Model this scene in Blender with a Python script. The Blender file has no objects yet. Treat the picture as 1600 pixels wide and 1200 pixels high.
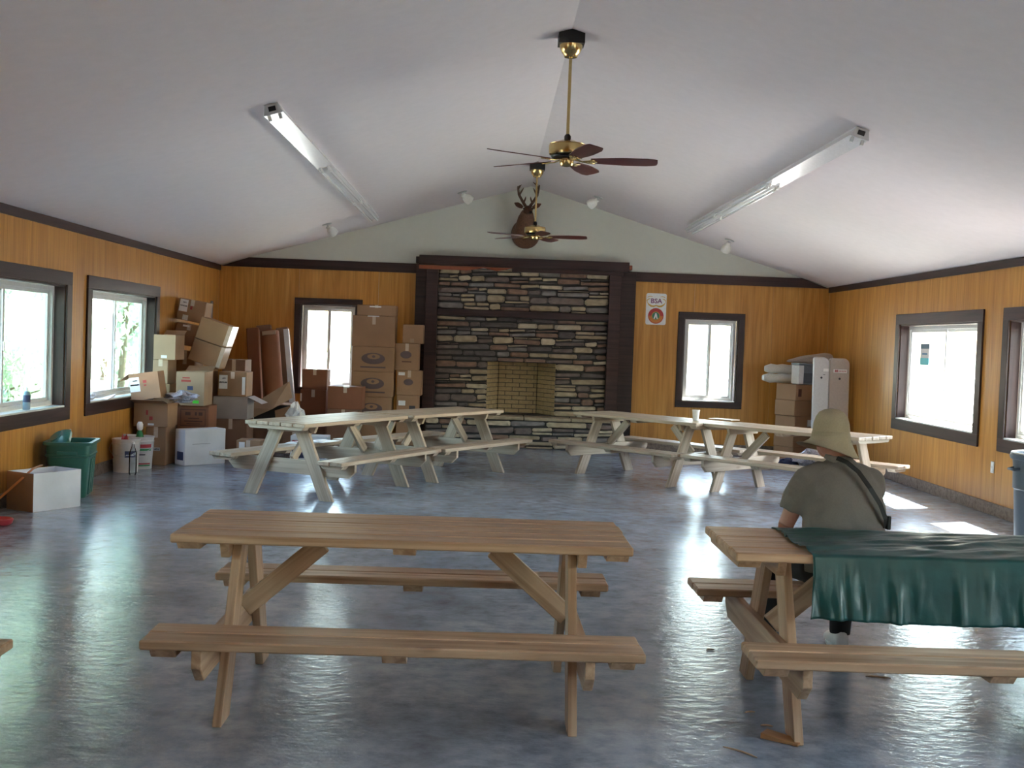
import bpy, bmesh, math, random
from mathutils import Vector, Matrix, Euler, noise
R = math.radians
scene = bpy.context.scene
col = scene.collection
rnd = random.Random(7)

# ------------------------------------------------------------------ camera
FPX, PITCH, ROLL, YAW, CZ = 1800.2, -0.0366, 0.0366, 0.0195, 1.5991
_f = Vector((math.sin(YAW)*math.cos(PITCH), math.cos(YAW)*math.cos(PITCH), math.sin(PITCH)))
_r0 = Vector((math.cos(YAW), -math.sin(YAW), 0)); _u0 = _r0.cross(_f)
_r = math.cos(ROLL)*_r0 + math.sin(ROLL)*_u0
_u = -math.sin(ROLL)*_r0 + math.cos(ROLL)*_u0
EYE = Vector((0, 0, CZ))
cam_d = bpy.data.cameras.new('camera'); cam_d.sensor_width = 36; cam_d.lens = 36*FPX/1600
cam_d.clip_start = .05; cam_d.clip_end = 400
cam = bpy.data.objects.new('camera', cam_d); col.objects.link(cam)
m3 = Matrix((_r, _u, -_f)).transposed()
cam.matrix_world = Matrix.Translation(EYE) @ m3.to_4x4()
scene.camera = cam

def ray(u, v): return _f + _r*((u-800)/FPX) - _u*((v-600)/FPX)
def at_y(u, v, y): d = ray(u, v); return EYE + d*(y/d.y)
def at_z(u, v, z): d = ray(u, v); return EYE + d*((z-CZ)/d.z)
def at_x(u, v, x): d = ray(u, v); return EYE + d*(x/d.x)

# ------------------------------------------------------------------ light
SUN_DIR = Vector((-.50, -.21, -.80)).normalized()       # the way the light travels
w = bpy.data.worlds.new('world'); scene.world = w; w.use_nodes = True
nt = w.node_tree; nt.nodes.clear()
sky = nt.nodes.new('ShaderNodeTexSky'); sky.sky_type = 'NISHITA'; sky.sun_disc = False
sky.sun_elevation = R(56); sky.sun_rotation = R(67); sky.air_density = 1.3; sky.dust_density = 2.5; sky.ozone_density = 1.0
bg = nt.nodes.new('ShaderNodeBackground'); bg.inputs['Strength'].default_value = 1.0
wo = nt.nodes.new('ShaderNodeOutputWorld')
nt.links.new(sky.outputs[0], bg.inputs[0]); nt.links.new(bg.outputs[0], wo.inputs[0])
sun_d = bpy.data.lights.new('sun', 'SUN'); sun_d.energy = 24.0; sun_d.angle = R(.6); sun_d.color = (1, .985, .96)
sun = bpy.data.objects.new('sun', sun_d); col.objects.link(sun)
sun.rotation_euler = SUN_DIR.to_track_quat('-Z', 'Y').to_euler(); sun.location = (20, 20, 30)

vs = scene.view_settings
vs.view_transform = 'Standard'; vs.look = 'None'; vs.gamma = 1; vs.use_curve_mapping = False
vs.exposure = 2.25
scene.cycles.use_denoising = True
scene.cycles.max_bounces = 12; scene.cycles.diffuse_bounces = 8; scene.cycles.glossy_bounces = 4
scene.cycles.transparent_max_bounces = 12; scene.cycles.sample_clamp_indirect = 6
scene.cycles.caustics_reflective = False; scene.cycles.caustics_refractive = False

# ------------------------------------------------------------------ room numbers (metres)
XL, XR, XM, YB, YF = -4.197, 5.219, .534, 17.80, -2.6
ZE, ZR = 2.619, 4.00

# ------------------------------------------------------------------ node helpers and materials
def new_mat(name):
    m = bpy.data.materials.new(name); m.use_nodes = True
    t = m.node_tree; b = t.nodes['Principled BSDF']
    return m, t, b
def N(t, kind, **kw):
    n = t.nodes.new(kind)
    for k, v in kw.items():
        if hasattr(n, k): setattr(n, k, v)
        else: n.inputs[k].default_value = v
    return n
def ramp(t, stops):
    n = t.nodes.new('ShaderNodeValToRGB'); e = n.color_ramp.elements
    while len(e) < len(stops): e.new(.5)
    for i, (p, c) in enumerate(stops):
        e[i].position = p; e[i].color = (c[0], c[1], c[2], 1)
    return n
def coords(t, scale, rand=True, kind='Object'):
    tc = N(t, 'ShaderNodeTexCoord'); mp = N(t, 'ShaderNodeMapping'); mp.inputs['Scale'].default_value = scale
    if rand:
        oi = N(t, 'ShaderNodeObjectInfo'); mu = N(t, 'ShaderNodeVectorMath', operation='SCALE')
        mu.inputs[0].default_value = (31.7, 17.3, 23.1); t.links.new(oi.outputs['Random'], mu.inputs['Scale'])
        ad = N(t, 'ShaderNodeVectorMath', operation='ADD'); t.links.new(tc.outputs[kind], ad.inputs[0]); t.links.new(mu.outputs[0], ad.inputs[1])
        t.links.new(ad.outputs[0], mp.inputs[0])
    else: t.links.new(tc.outputs[kind], mp.inputs[0])
    return mp
def bump(t, b, src, strength, dist=.01):
    bp = N(t, 'ShaderNodeBump'); bp.inputs['Strength'].default_value = strength; bp.inputs['Distance'].default_value = dist
    t.links.new(src, bp.inputs['Height']); t.links.new(bp.outputs[0], b.inputs['Normal'])
def vary(t, src, lo, hi):
    """brightness differs from piece to piece"""
    oi = N(t, 'ShaderNodeObjectInfo'); mr = N(t, 'ShaderNodeMapRange'); mr.inputs['To Min'].default_value = lo; mr.inputs['To Max'].default_value = hi
    t.links.new(oi.outputs['Random'], mr.inputs['Value'])
    mx = N(t, 'ShaderNodeVectorMath', operation='SCALE'); t.links.new(src, mx.inputs[0]); t.links.new(mr.outputs[0], mx.inputs['Scale'])
    return mx.outputs[0]
def plain(name, c, rough=.6, metal=0, var=0, nscale=8, spec=.5, bumpy=0):
    m, t, b = new_mat(name)
    b.inputs['Roughness'].default_value = rough; b.inputs['Metallic'].default_value = metal; b.inputs['Specular IOR Level'].default_value = spec
    mp = coords(t, (nscale,)*3); ns = N(t, 'ShaderNodeTexNoise'); ns.inputs['Detail'].default_value = 4; t.links.new(mp.outputs[0], ns.inputs['Vector'])
    k = var or .06
    rp = ramp(t, [(.25, [x*(1-k) for x in c]), (.75, [min(1, x*(1+k)) for x in c])])
    t.links.new(ns.outputs[0], rp.inputs[0]); t.links.new(rp.outputs[0], b.inputs['Base Color'])
    if bumpy: bump(t, b, ns.outputs[0], bumpy)
    return m
def wood(name, dark, light, axis=0, rough=.55, lo=.85, hi=1.1, knots=True, fine=26, spec=.35):
    m, t, b = new_mat(name); b.inputs['Roughness'].default_value = rough; b.inputs['Specular IOR Level'].default_value = spec
    sc = [fine]*3; sc[axis] = fine*.045
    mp = coords(t, sc); ns = N(t, 'ShaderNodeTexNoise'); ns.inputs['Scale'].default_value = 1; ns.inputs['Detail'].default_value = 5; ns.inputs['Distortion'].default_value = .6
    t.links.new(mp.outputs[0], ns.inputs['Vector'])
    rp = ramp(t, [(.3, dark), (.62, light)]); t.links.new(ns.outputs[0], rp.inputs[0]); c = rp.outputs[0]
    if knots:
        sk = [7.0]*3; sk[axis] = 2.2
        mk = coords(t, sk); vo = N(t, 'ShaderNodeTexVoronoi'); vo.inputs['Scale'].default_value = 1; t.links.new(mk.outputs[0], vo.inputs['Vector'])
        r2 = ramp(t, [(.05, (.22, .09, .04)), (.15, (1, 1, 1))]); t.links.new(vo.outputs['Distance'], r2.inputs[0])
        mx = N(t, 'ShaderNodeMixRGB', blend_type='MULTIPLY'); mx.inputs[0].default_value = .55
        t.links.new(c, mx.inputs[1]); t.links.new(r2.outputs[0], mx.inputs[2]); c = mx.outputs[0]
    t.links.new(vary(t, c, lo, hi), b.inputs['Base Color'])
    bump(t, b, ns.outputs[0], .12, .004)
    return m

M = {}
M['lumber'] = wood('pine_lumber', (.32, .175, .092), (.54, .35, .215), rough=.45)
M['lumber_end'] = wood('pine_end_grain', (.30, .13, .05), (.45, .22, .09), knots=False)
M['lumber_pale'] = wood('pale_pine_lumber', (.33, .245, .17), (.50, .39, .285), lo=.9, hi=1.08, rough=.45)
M['stain'] = wood('dark_stained_board', (.020, .009, .009), (.050, .023, .021), rough=.42, knots=False, lo=.85, hi=1.2)
M['stain_red'] = wood('red_stained_board', (.17, .045, .022), (.30, .085, .04), knots=False)
M['base'] = wood('weathered_baseboard', (.16, .115, .09), (.28, .215, .175), axis=1, lo=.85, hi=1.1)
# plywood panelling, grain upright
def plywood():
    m, t, b = new_mat('varnished_plywood'); b.inputs['Roughness'].default_value = .38; b.inputs['Specular IOR Level'].default_value = .35
    mp = coords(t, (9, 9, .55)); ns = N(t, 'ShaderNodeTexNoise'); ns.inputs['Scale'].default_value = 1; ns.inputs['Detail'].default_value = 6; ns.inputs['Distortion'].default_value = 1.4
    t.links.new(mp.outputs[0], ns.inputs['Vector'])
    rp = ramp(t, [(.22, (.42, .175, .032)), (.5, (.59, .275, .060)), (.8, (.70, .37, .095))]); t.links.new(ns.outputs[0], rp.inputs[0])
    mp2 = coords(t, (60, 60, 1.6)); n2 = N(t, 'ShaderNodeTexNoise'); n2.inputs['Scale'].default_value = 1; n2.inputs['Detail'].default_value = 3; t.links.new(mp2.outputs[0], n2.inputs['Vector'])
    r2 = ramp(t, [(.3, (.78, .74, .7)), (.6, (1, 1, 1))]); t.links.new(n2.outputs[0], r2.inputs[0])
    mx = N(t, 'ShaderNodeMixRGB', blend_type='MULTIPLY'); mx.inputs[0].default_value = .8; t.links.new(rp.outputs[0], mx.inputs[1]); t.links.new(r2.outputs[0], mx.inputs[2])
    t.links.new(vary(t, mx.outputs[0], .9, 1.08), b.inputs['Base Color'])
    return m
M['ply'] = plywood()
M['paint'] = plain('ceiling_paint', (.765, .705, .715), .75, nscale=2, var=.025)
M['gable'] = plain('gable_paint', (.66, .67, .60), .75, nscale=2, var=.02)
def concrete():
    m, t, b = new_mat('sealed_concrete')
    mp = coords(t, (.55, .55, .55), rand=False); n1 = N(t, 'ShaderNodeTexNoise'); n1.inputs['Scale'].default_value = 2.2; n1.inputs['Detail'].default_value = 9; n1.inputs['Roughness'].default_value = .6; n1.inputs['Distortion'].default_value = .15
    t.links.new(mp.outputs[0], n1.inputs['Vector'])
    rp = ramp(t, [(.30, (.165, .195, .245)), (.45, (.27, .31, .37)), (.56, (.34, .385, .445)), (.72, (.43, .475, .53))]); t.links.new(n1.outputs[0], rp.inputs[0])
    n3 = N(t, 'ShaderNodeTexNoise'); n3.inputs['Scale'].default_value = .9; n3.inputs['Detail'].default_value = 5; t.links.new(mp.outputs[0], n3.inputs['Vector'])
    r3 = ramp(t, [(.52, (1, 1, 1)), (.75, (.92, .82, .74))]); t.links.new(n3.outputs[0], r3.inputs[0])
    mx = N(t, 'ShaderNodeMixRGB', blend_type='MULTIPLY'); mx.inputs[0].default_value = .8; t.links.new(rp.outputs[0], mx.inputs[1]); t.links.new(r3.outputs[0], mx.inputs[2])
    n4 = N(t, 'ShaderNodeTexNoise'); n4.inputs['Scale'].default_value = 14; n4.inputs['Detail'].default_value = 8; n4.inputs['Roughness'].default_value = .65; t.links.new(mp.outputs[0], n4.inputs['Vector'])
    r4 = ramp(t, [(.34, (.62, .63, .66)), (.52, (1, 1, 1)), (.68, (1.25, 1.24, 1.22))]); t.links.new(n4.outputs[0], r4.inputs[0])
    m4 = N(t, 'ShaderNodeMixRGB', blend_type='MULTIPLY'); m4.inputs[0].default_value = .9; t.links.new(mx.outputs[0], m4.inputs[1]); t.links.new(r4.outputs[0], m4.inputs[2])
    t.links.new(m4.outputs[0], b.inputs['Base Color'])
    n2 = N(t, 'ShaderNodeTexNoise'); n2.inputs['Scale'].default_value = 13; n2.inputs['Detail'].default_value = 5; n2.inputs['Roughness'].default_value = .6
    mp2 = coords(t, (.8, 1.3, 1), rand=False); t.links.new(mp2.outputs[0], n2.inputs['Vector'])
    rr = N(t, 'ShaderNodeMapRange'); rr.inputs['From Min'].default_value = .3; rr.inputs['From Max'].default_value = .7; rr.inputs['To Min'].default_value = .22; rr.inputs['To Max'].default_value = .10
    t.links.new(n1.outputs[0], rr.inputs['Value']); t.links.new(rr.outputs[0], b.inputs['Roughness'])
    b.inputs['Specular IOR Level'].default_value = .55
    bump(t, b, n2.outputs[0], .42, .010)
    return m
M['floor'] = concrete()
def glass(name, tint, refl=.5):
    m, t, b = new_mat(name); t.nodes.remove(b)
    tr = N(t, 'ShaderNodeBsdfTransparent'); tr.inputs[0].default_value = (*tint, 1)
    gl = N(t, 'ShaderNodeBsdfGlossy'); gl.inputs['Roughness'].default_value = .02
    fr = N(t, 'ShaderNodeFresnel'); fr.inputs['IOR'].default_value = 1.45
    mu = N(t, 'ShaderNodeMath', operation='MULTIPLY'); mu.inputs[1].default_value = refl; t.links.new(fr.outputs[0], mu.inputs[0])
    mx = N(t, 'ShaderNodeMixShader'); t.links.new(mu.outputs[0], mx.inputs[0]); t.links.new(tr.outputs[0], mx.inputs[1]); t.links.new(gl.outputs[0], mx.inputs[2])
    t.links.new(mx.outputs[0], t.nodes['Material Output'].inputs[0])
    return m
M['glass'] = glass('window_glass', (.95, .97, .95))
M['screen'] = glass('insect_screen', (.72, .80, .76), .1)
M['clear'] = glass('clear_plastic', (.85, .9, .93), 1.0)
M['vinyl'] = plain('white_vinyl', (.72, .72, .70), .4)
M['stone'] = None
def stone():
    m, t, b = new_mat('field_stone'); b.inputs['Roughness'].default_value = .8
    oi = N(t, 'ShaderNodeObjectInfo')
    rp = ramp(t, [(0, (.13, .11, .105)), (.16, (.38, .30, .20)), (.34, (.19, .145, .13)), (.48, (.46, .37, .25)), (.62, (.27, .165, .12)), (.76, (.24, .215, .205)), (.88, (.55, .46, .33))])
    rp.color_ramp.interpolation = 'CONSTANT'
    t.links.new(oi.outputs['Random'], rp.inputs[0])
    mp = coords(t, (9, 9, 16)); ns = N(t, 'ShaderNodeTexNoise'); ns.inputs['Scale'].default_value = 1; ns.inputs['Detail'].default_value = 6; t.links.new(mp.outputs[0], ns.inputs['Vector'])
    r2 = ramp(t, [(.25, (.6, .58, .56)), (.7, (1.1, 1.08, 1.05))]); t.links.new(ns.outputs[0], r2.inputs[0])
    mx = N(t, 'ShaderNodeMixRGB', blend_type='MULTIPLY'); mx.inputs[0].default_value = 1; t.links.new(rp.outputs[0], mx.inputs[1]); t.links.new(r2.outputs[0], mx.inputs[2])
    t.links.new(mx.outputs[0], b.inputs['Base Color']); bump(t, b, ns.outputs[0], .5, .02)
    return m
M['stone'] = stone()
M['mortar'] = plain('dark_mortar', (.045, .04, .038), .9)
M['firebrick'] = plain('yellow_firebrick', (.46, .33, .17), .8, var=.15, nscale=6)
M['brickjoint'] = plain('brick_joint', (.12, .10, .08), .9)
def card(name, c):
    m, t, b = new_mat(name); b.inputs['Roughness'].default_value = .75; b.inputs['Specular IOR Level'].default_value = .25
    mp = coords(t, (3, 3, 3)); ns = N(t, 'ShaderNodeTexNoise'); ns.inputs['Scale'].default_value = 1; ns.inputs['Detail'].default_value = 6; t.links.new(mp.outputs[0], ns.inputs['Vector'])
    rp = ramp(t, [(.3, [x*.88 for x in c]), (.7, [x*1.08 for x in c])]); t.links.new(ns.outputs[0], rp.inputs[0])
    t.links.new(rp.outputs[0], b.inputs['Base Color']); bump(t, b, ns.outputs[0], .15, .02)
    return m
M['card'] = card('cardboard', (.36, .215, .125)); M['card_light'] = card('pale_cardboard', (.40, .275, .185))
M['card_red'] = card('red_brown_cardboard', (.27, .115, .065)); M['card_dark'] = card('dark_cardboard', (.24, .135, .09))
M['card_grey'] = card('grey_cardboard', (.36, .31, .29)); M['white_card'] = card('white_carton', (.72, .73, .76))
M['tape'] = plain('packing_tape', (.62, .50, .40), .18); M['paper'] = plain('white_paper', (.80, .80, .80), .6)
M['ink'] = plain('black_ink', (.035, .035, .045), .6); M['ink_red'] = plain('red_ink', (.38, .05, .04), .6); M['ink_blue'] = plain('blue_ink', (.05, .06, .14), .6)
M['ink_brown'] = plain('brown_ink', (.10, .035, .025), .6)
M['green_tag'] = plain('green_sticker', (.12, .80, .08), .5)
M['black'] = plain('black_metal', (.012, .011, .011), .45); M['brass'] = plain('polished_brass', (.62, .46, .20), .22, 1.0)
M['blade'] = wood('rosewood_fan_blade', (.085, .018, .016), (.15, .04, .035), rough=.3, knots=False)
M['white_metal'] = plain('white_enamel', (.80, .80, .82), .25); M['lamp_white'] = plain('lamp_white', (.82, .80, .74), .35)
M['tube'] = plain('lamp_tube_glass', (.88, .88, .90), .12); M['steel'] = plain('bare_steel', (.55, .56, .56), .35, .9)
M['tote'] = plain('green_plastic', (.035, .145, .105), .35); M['pail'] = plain('white_plastic', (.70, .67, .66), .4)
M['grey_plastic'] = plain('grey_plastic', (.10, .125, .165), .4); M['bin'] = plain('blue_grey_plastic', (.20, .25, .30), .3)
M['red_plastic'] = plain('red_plastic', (.45, .045, .06), .35); M['cloth_green'] = None
def green_cloth():
    m, t, b = new_mat('green_plastic_sheet'); b.inputs['Roughness'].default_value = .36; b.inputs['Specular IOR Level'].default_value = .5
    mp = coords(t, (1, 1, 1), rand=False); ns = N(t, 'ShaderNodeTexNoise'); ns.inputs['Scale'].default_value = 9; ns.inputs['Detail'].default_value = 5; t.links.new(mp.outputs[0], ns.inputs['Vector'])
    rp = ramp(t, [(.3, (.003, .038, .036)), (.7, (.007, .066, .061))]); t.links.new(ns.outputs[0], rp.inputs[0]); t.links.new(rp.outputs[0], b.inputs['Base Color'])
    bump(t, b, ns.outputs[0], .35, .012)
    return m
M['cloth_green'] = green_cloth()
M['skin'] = plain('skin', (.52, .25, .18), .5, var=.05); M['shirt'] = plain('grey_olive_cotton', (.185, .165, .145), .85, var=.08, nscale=30)
M['hat'] = plain('khaki_cotton', (.40, .345, .23), .85, var=.07, nscale=25); M['trousers'] = plain('black_cotton', (.012, .012, .014), .8)
M['strap'] = plain('black_webbing', (.012, .012, .012), .6); M['shoe'] = plain('white_leather', (.72, .69, .66), .5); M['hair'] = plain('grey_hair', (.25, .22, .2), .7)
M['foam'] = plain('foam_white', (.88, .88, .88), .5); M['canvas'] = plain('off_white_canvas', (.62, .58, .52), .8, var=.1, nscale=14, bumpy=.2)
M['panel'] = plain('pale_moulded_plastic', (.56, .55, .57), .4); M['panel_tan'] = plain('tan_moulded_plastic', (.47, .41, .37), .45)
M['deer'] = plain('brown_hide', (.13, .058, .03), .7, var=.35, nscale=9); M['antler'] = plain('antler', (.10, .045, .02), .5)
M['dark_hide'] = plain('dark_hide', (.03, .018, .014), .6); M['sheet_plastic'] = plain('crumpled_film', (.38, .36, .40), .2, var=.4, nscale=16)
M['bark'] = plain('bark', (.10, .075, .05), .9, var=.2)
def leaf(name, c):
    m, t, b = new_mat(name); t.nodes.remove(b)
    mp = coords(t, (2, 2, 2)); ns = N(t, 'ShaderNodeTexNoise'); ns.inputs['Scale'].default_value = 2; t.links.new(mp.outputs[0], ns.inputs['Vector'])
    rp = ramp(t, [(.3, [x*.75 for x in c]), (.7, [min(1, x*1.25) for x in c])]); t.links.new(ns.outputs[0], rp.inputs[0])
    df = N(t, 'ShaderNodeBsdfDiffuse'); tl = N(t, 'ShaderNodeBsdfTranslucent'); mx = N(t, 'ShaderNodeMixShader'); mx.inputs[0].default_value = .45
    for q in (df, tl): t.links.new(rp.outputs[0], q.inputs[0])
    t.links.new(df.outputs[0], mx.inputs[1]); t.links.new(tl.outputs[0], mx.inputs[2]); t.links.new(mx.outputs[0], t.nodes['Material Output'].inputs[0])
    return m
M['leaf'] = leaf('green_leaves', (.42, .52, .43)); M['leaf2'] = leaf('yellow_green_leaves', (.52, .60, .48))
def ground():
    m, t, b = new_mat('grass_and_clay'); b.inputs['Roughness'].default_value = .9
    mp = coords(t, (1, 1, 1), rand=False); ns = N(t, 'ShaderNodeTexNoise'); ns.inputs['Scale'].default_value = .35; ns.inputs['Detail'].default_value = 8; t.links.new(mp.outputs[0], ns.inputs['Vector'])
    rp = ramp(t, [(.35, (.33, .27, .25)), (.5, (.31, .30, .28)), (.65, (.24, .28, .22))]); t.links.new(ns.outputs[0], rp.inputs[0]); t.links.new(rp.outputs[0], b.inputs['Base Color'])
    return m
M['ground'] = ground()
M['roofing'] = plain('roof_metal', (.20, .10, .07), .5); M['siding'] = plain('log_siding', (.30, .19, .11), .7)

# ------------------------------------------------------------------ mesh helpers
class MB:
    def __init__(s): s.v = []; s.f = []
    def add(s, vs, fs, mat=None):
        n = len(s.v)
        s.v += [tuple(mat @ Vector(p)) if mat else tuple(p) for p in vs]
        s.f += [tuple(i+n for i in f) for f in fs]
        return s
    def box(s, x0, x1, y0, y1, z0, z1, mat=None):
        vs = [(x, y, z) for z in (z0, z1) for y in (y0, y1) for x in (x0, x1)]
        return s.add(vs, [(0, 2, 3, 1), (4, 5, 7, 6), (0, 1, 5, 4), (2, 6, 7, 3), (0, 4, 6, 2), (1, 3, 7, 5)], mat)
    def prism(s, pts, d, mat=None):
        """polygon (x,z) extruded along y by d (0..d)"""
        n = len(pts)
        vs = [(x, 0, z) for x, z in pts]+[(x, d, z) for x, z in pts]
        fs = [tuple(range(n)), tuple(range(2*n-1, n-1, -1))]+[(i, i+n, (i+1) % n+n, (i+1) % n) for i in range(n)]
        return s.add(vs, fs, mat)
    def lathe(s, prof, n=24, mat=None, cap=True):
        """profile (r,z) turned about z"""
        vs = []; fs = []
        for r, z in prof:
            for i in range(n): a = 2*math.pi*i/n; vs.append((r*math.cos(a), r*math.sin(a), z))
        for k in range(len(prof)-1):
            for i in range(n): j = (i+1) % n; fs.append((k*n+i, k*n+j, (k+1)*n+j, (k+1)*n+i))
        if cap:
            fs.append(tuple(range(n-1, -1, -1))); fs.append(tuple((len(prof)-1)*n+i for i in range(n)))
        return s.add(vs, fs, mat)
    def tube(s, pts, rad, n=8, mat=None, flat=1.0):
        """tube along points; rad number or list"""
        pts = [Vector(p) for p in pts]; rs = rad if isinstance(rad, (list, tuple)) else [rad]*len(pts)
        vs = []; fs = []; up = None
        for k, p in enumerate(pts):
            d = (pts[min(k+1, len(pts)-1)]-pts[max(k-1, 0)]).normalized()
            if up is None: up = Vector((0, 0, 1)) if abs(d.z) < .9 else Vector((1, 0, 0))
            a = d.cross(up).normalized(); up = a.cross(d).normalized()
            for i in range(n):
                t = 2*math.pi*i/n; vs.append(p+a*(math.cos(t)*rs[k])+up*(math.sin(t)*rs[k]*flat))
        for k in range(len(pts)-1):
            for i in range(n): j = (i+1) % n; fs.append((k*n+i, k*n+j, (k+1)*n+j, (k+1)*n+i))
        fs.append(tuple(range(n-1, -1, -1))); fs.append(tuple((len(pts)-1)*n+i for i in range(n)))
        return s.add(vs, fs, mat)
    def loft(s, rings, cap=True, mat=None):
        n = len(rings[0]); vs = [p for r in rings for p in r]; fs = []
        for k in range(len(rings)-1):
            for i in range(n): j = (i+1) % n; fs.append((k*n+i, k*n+j, (k+1)*n+j, (k+1)*n+i))
        if cap: fs.append(tuple(range(n-1, -1, -1))); fs.append(tuple((len(rings)-1)*n+i for i in range(n)))
        return s.add(vs, fs, mat)
    def ellipsoid(s, c, r, n=16, m=10, mat=None):
        rings = []
        for k in range(1, m):
            t = math.pi*k/m
            rings.append([(c[0]+r[0]*math.sin(t)*math.cos(2*math.pi*i/n), c[1]+r[1]*math.sin(t)*math.sin(2*math.pi*i/n), c[2]-r[2]*math.cos(t)) for i in range(n)])
        return s.loft(rings, True, mat)
    def mesh(s, name, smooth=False, bevel=0, fix=True):
        me = bpy.data.meshes.new(name); me.from_pydata(s.v, [], s.f)
        bm = bmesh.new(); bm.from_mesh(me)
        if fix: bmesh.ops.recalc_face_normals(bm, faces=bm.faces)
        if bevel: bmesh.ops.bevel(bm, geom=list(bm.edges), offset=bevel, segments=1, affect='EDGES', profile=.5)
        if smooth:
            for f in bm.faces: f.smooth = True
        bm.to_mesh(me); bm.free(); me.update()
        if smooth == 'auto': me.set_sharp_from_angle(angle=R(40))
        return me
    def build(s, name, mat, parent=None, loc=(0, 0, 0), rot=(0, 0, 0), smooth=False, bevel=0, fix=True, label=None):
        return place(name, s.mesh(name, smooth, bevel, fix), mat, parent, loc, rot, label)
def place(name, me, mat, parent=None, loc=(0, 0, 0), rot=(0, 0, 0), label=None):
    o = bpy.data.objects.new(name, me); col.objects.link(o)
    if mat is not None and not me.materials: me.materials.append(mat)
    if parent: o.parent = parent
    o.location = loc; o.rotation_euler = rot
    if label: o['label'] = label
    return o
def tag(o, label, cat, group=None):
    o['label'] = label; o['category'] = cat
    if group: o['group'] = group
    return o
def struct(o): o['kind'] = 'structure'; return o
def empty(name, loc=(0, 0, 0), rot=(0, 0, 0), parent=None):
    o = bpy.data.objects.new(name, None); col.objects.link(o); o.location = loc; o.rotation_euler = rot; o.empty_display_size = .1
    if parent: o.parent = parent
    return o
def copy_tree(o, parent=None):
    c = o.copy(); col.objects.link(c)
    if parent: c.parent = parent
    for ch in list(o.children):
        copy_tree(ch, c)
    return c
_bc = {}
def board(name, L, W, T, mat, parent=None, loc=(0, 0, 0), rot=(0, 0, 0), bev=.003):
    """a plank, length on its own x"""
    k = (round(L, 4), round(W, 4), round(T, 4), mat.name)
    if k not in _bc: _bc[k] = MB().box(-L/2, L/2, -W/2, W/2, -T/2, T/2).mesh('plank', bevel=bev)
    return place(name, _bc[k], mat, parent, loc, rot)
def rects_minus(u0, u1, v0, v1, holes):
    us = sorted({u0, u1, *[min(max(h[i], u0), u1) for h in holes for i in (0, 1)]})
    out = []
    for a, b in zip(us, us[1:]):
        if b-a < 1e-6: continue
        m = (a+b)/2; cuts = sorted([(max(h[2], v0), min(h[3], v1)) for h in holes if h[0] < m < h[1] and h[3] > v0 and h[2] < v1]); z = v0
        for c, d in cuts:
            if c > z+1e-6: out.append((a, b, z, c))
            z = max(z, d)
        if z < v1-1e-6: out.append((a, b, z, v1))
    return out
def text_mesh(s, size):
    cu = bpy.data.curves.new('lettering', 'FONT'); cu.body = s; cu.size = size; cu.align_x = 'CENTER'; cu.align_y = 'CENTER'; cu.extrude = .0008; cu.offset = size*.02
    o = bpy.data.objects.new('lettering', cu); col.objects.link(o)
    dg = bpy.context.evaluated_depsgraph_get(); me = bpy.data.meshes.new_from_object(o.evaluated_get(dg)); me.materials.clear()
    bpy.data.objects.remove(o); return me

# ================================================================== THE ROOM
WT = .17                                                     # wall thickness
# side windows: outer casing extents (y0,y1), common heights; back windows (x0,x1)
SW_Z = (.665, 2.128); BW_Z = (.684, 2.159); CW = .13; CWB = .095
left_w = [(12.014, 14.60), (8.98, 11.564), (1.3, 3.9)]  # last one is out of view, added to light the near end
right_w = [(12.13, 14.763), (9.05, 11.65), (1.3, 3.9)]  # last one again out of view, added for its light
back_w = [(-3.034, -1.993), (2.881, 3.917)]
front_w = [(2.6, 4.2)]  # unseen window behind the camera, added to let light in
def hole(a, b, z, cw): return (a+cw, b-cw, z[0]+cw, z[1]-cw)

fl = MB().box(XL-WT, XR+WT, YF-WT, YB+WT+1.0, -.15, 0).build('floor', M['floor']); struct(fl)
gb = MB().box(-90, 90, -60, 120, -.5, -.2).build('ground', M['ground']); struct(gb)

def side_wall(name, x, sgn, wins):
    m = MB(); hs = [hole(a, b, SW_Z, CW) for a, b in wins]
    xa, xb = (x+sgn*.012, x+sgn*WT)
    for a, b, c, d in rects_minus(YF-WT, YB+WT, 0, ZE+.05, hs): m.box(min(xa, xb), max(xa, xb), a, b, c, d)
    o = m.build(name, M['siding']); struct(o)
    y = YB-1.22
    k = 0
    while y > YF-1.22:
        y0, y1 = max(y, YF), min(y+1.22, YB)
        p = MB()
        for a, b, c, d in rects_minus(y0+.0015, y1-.0015, .0, ZE, hs): p.box(min(x, xa), max(x, xa), a, b, c, d)
        p.build('plywood_panel', M['ply'], o); y -= 1.22
    return o
wl = side_wall('wall_left', XL, -1, left_w); wr = side_wall('wall_right', XR, 1, right_w)

# back wall: panels below, painted gable above
FBX0, FBX1, FBZ0, FBZ1 = -.035, 1.0, .48, 1.285
hs = [hole(a, b, BW_Z, CWB) for a, b in back_w]+[(FBX0, FBX1, FBZ0, FBZ1)]
m = MB()
for a, b, c, d in rects_minus(XL-WT, XR+WT, 0, ZE, hs): m.box(a, b, YB+.012, YB+WT, c, d)
slope = (ZR-ZE)/(XM-XL)
m.prism([(XL-WT, ZE), (XR+WT, ZE), (XR+WT, ZE+.02), (XM, ZR+.05), (XL-WT, ZE+.02)], WT-.012, Matrix.Translation((0, YB+.012, 0)))
wb = m.build('wall_back', M['gable']); struct(wb)
x = XL
while x < XR-.01:
    x1 = min(x+1.22, XR); p = MB()
    for a, b, c, d in rects_minus(x+.0015, x1-.0015, 0, ZE-.005, hs): p.box(a, b, YB, YB+.012, c, d)
    p.build('plywood_panel', M['ply'], wb); x = x1
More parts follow.
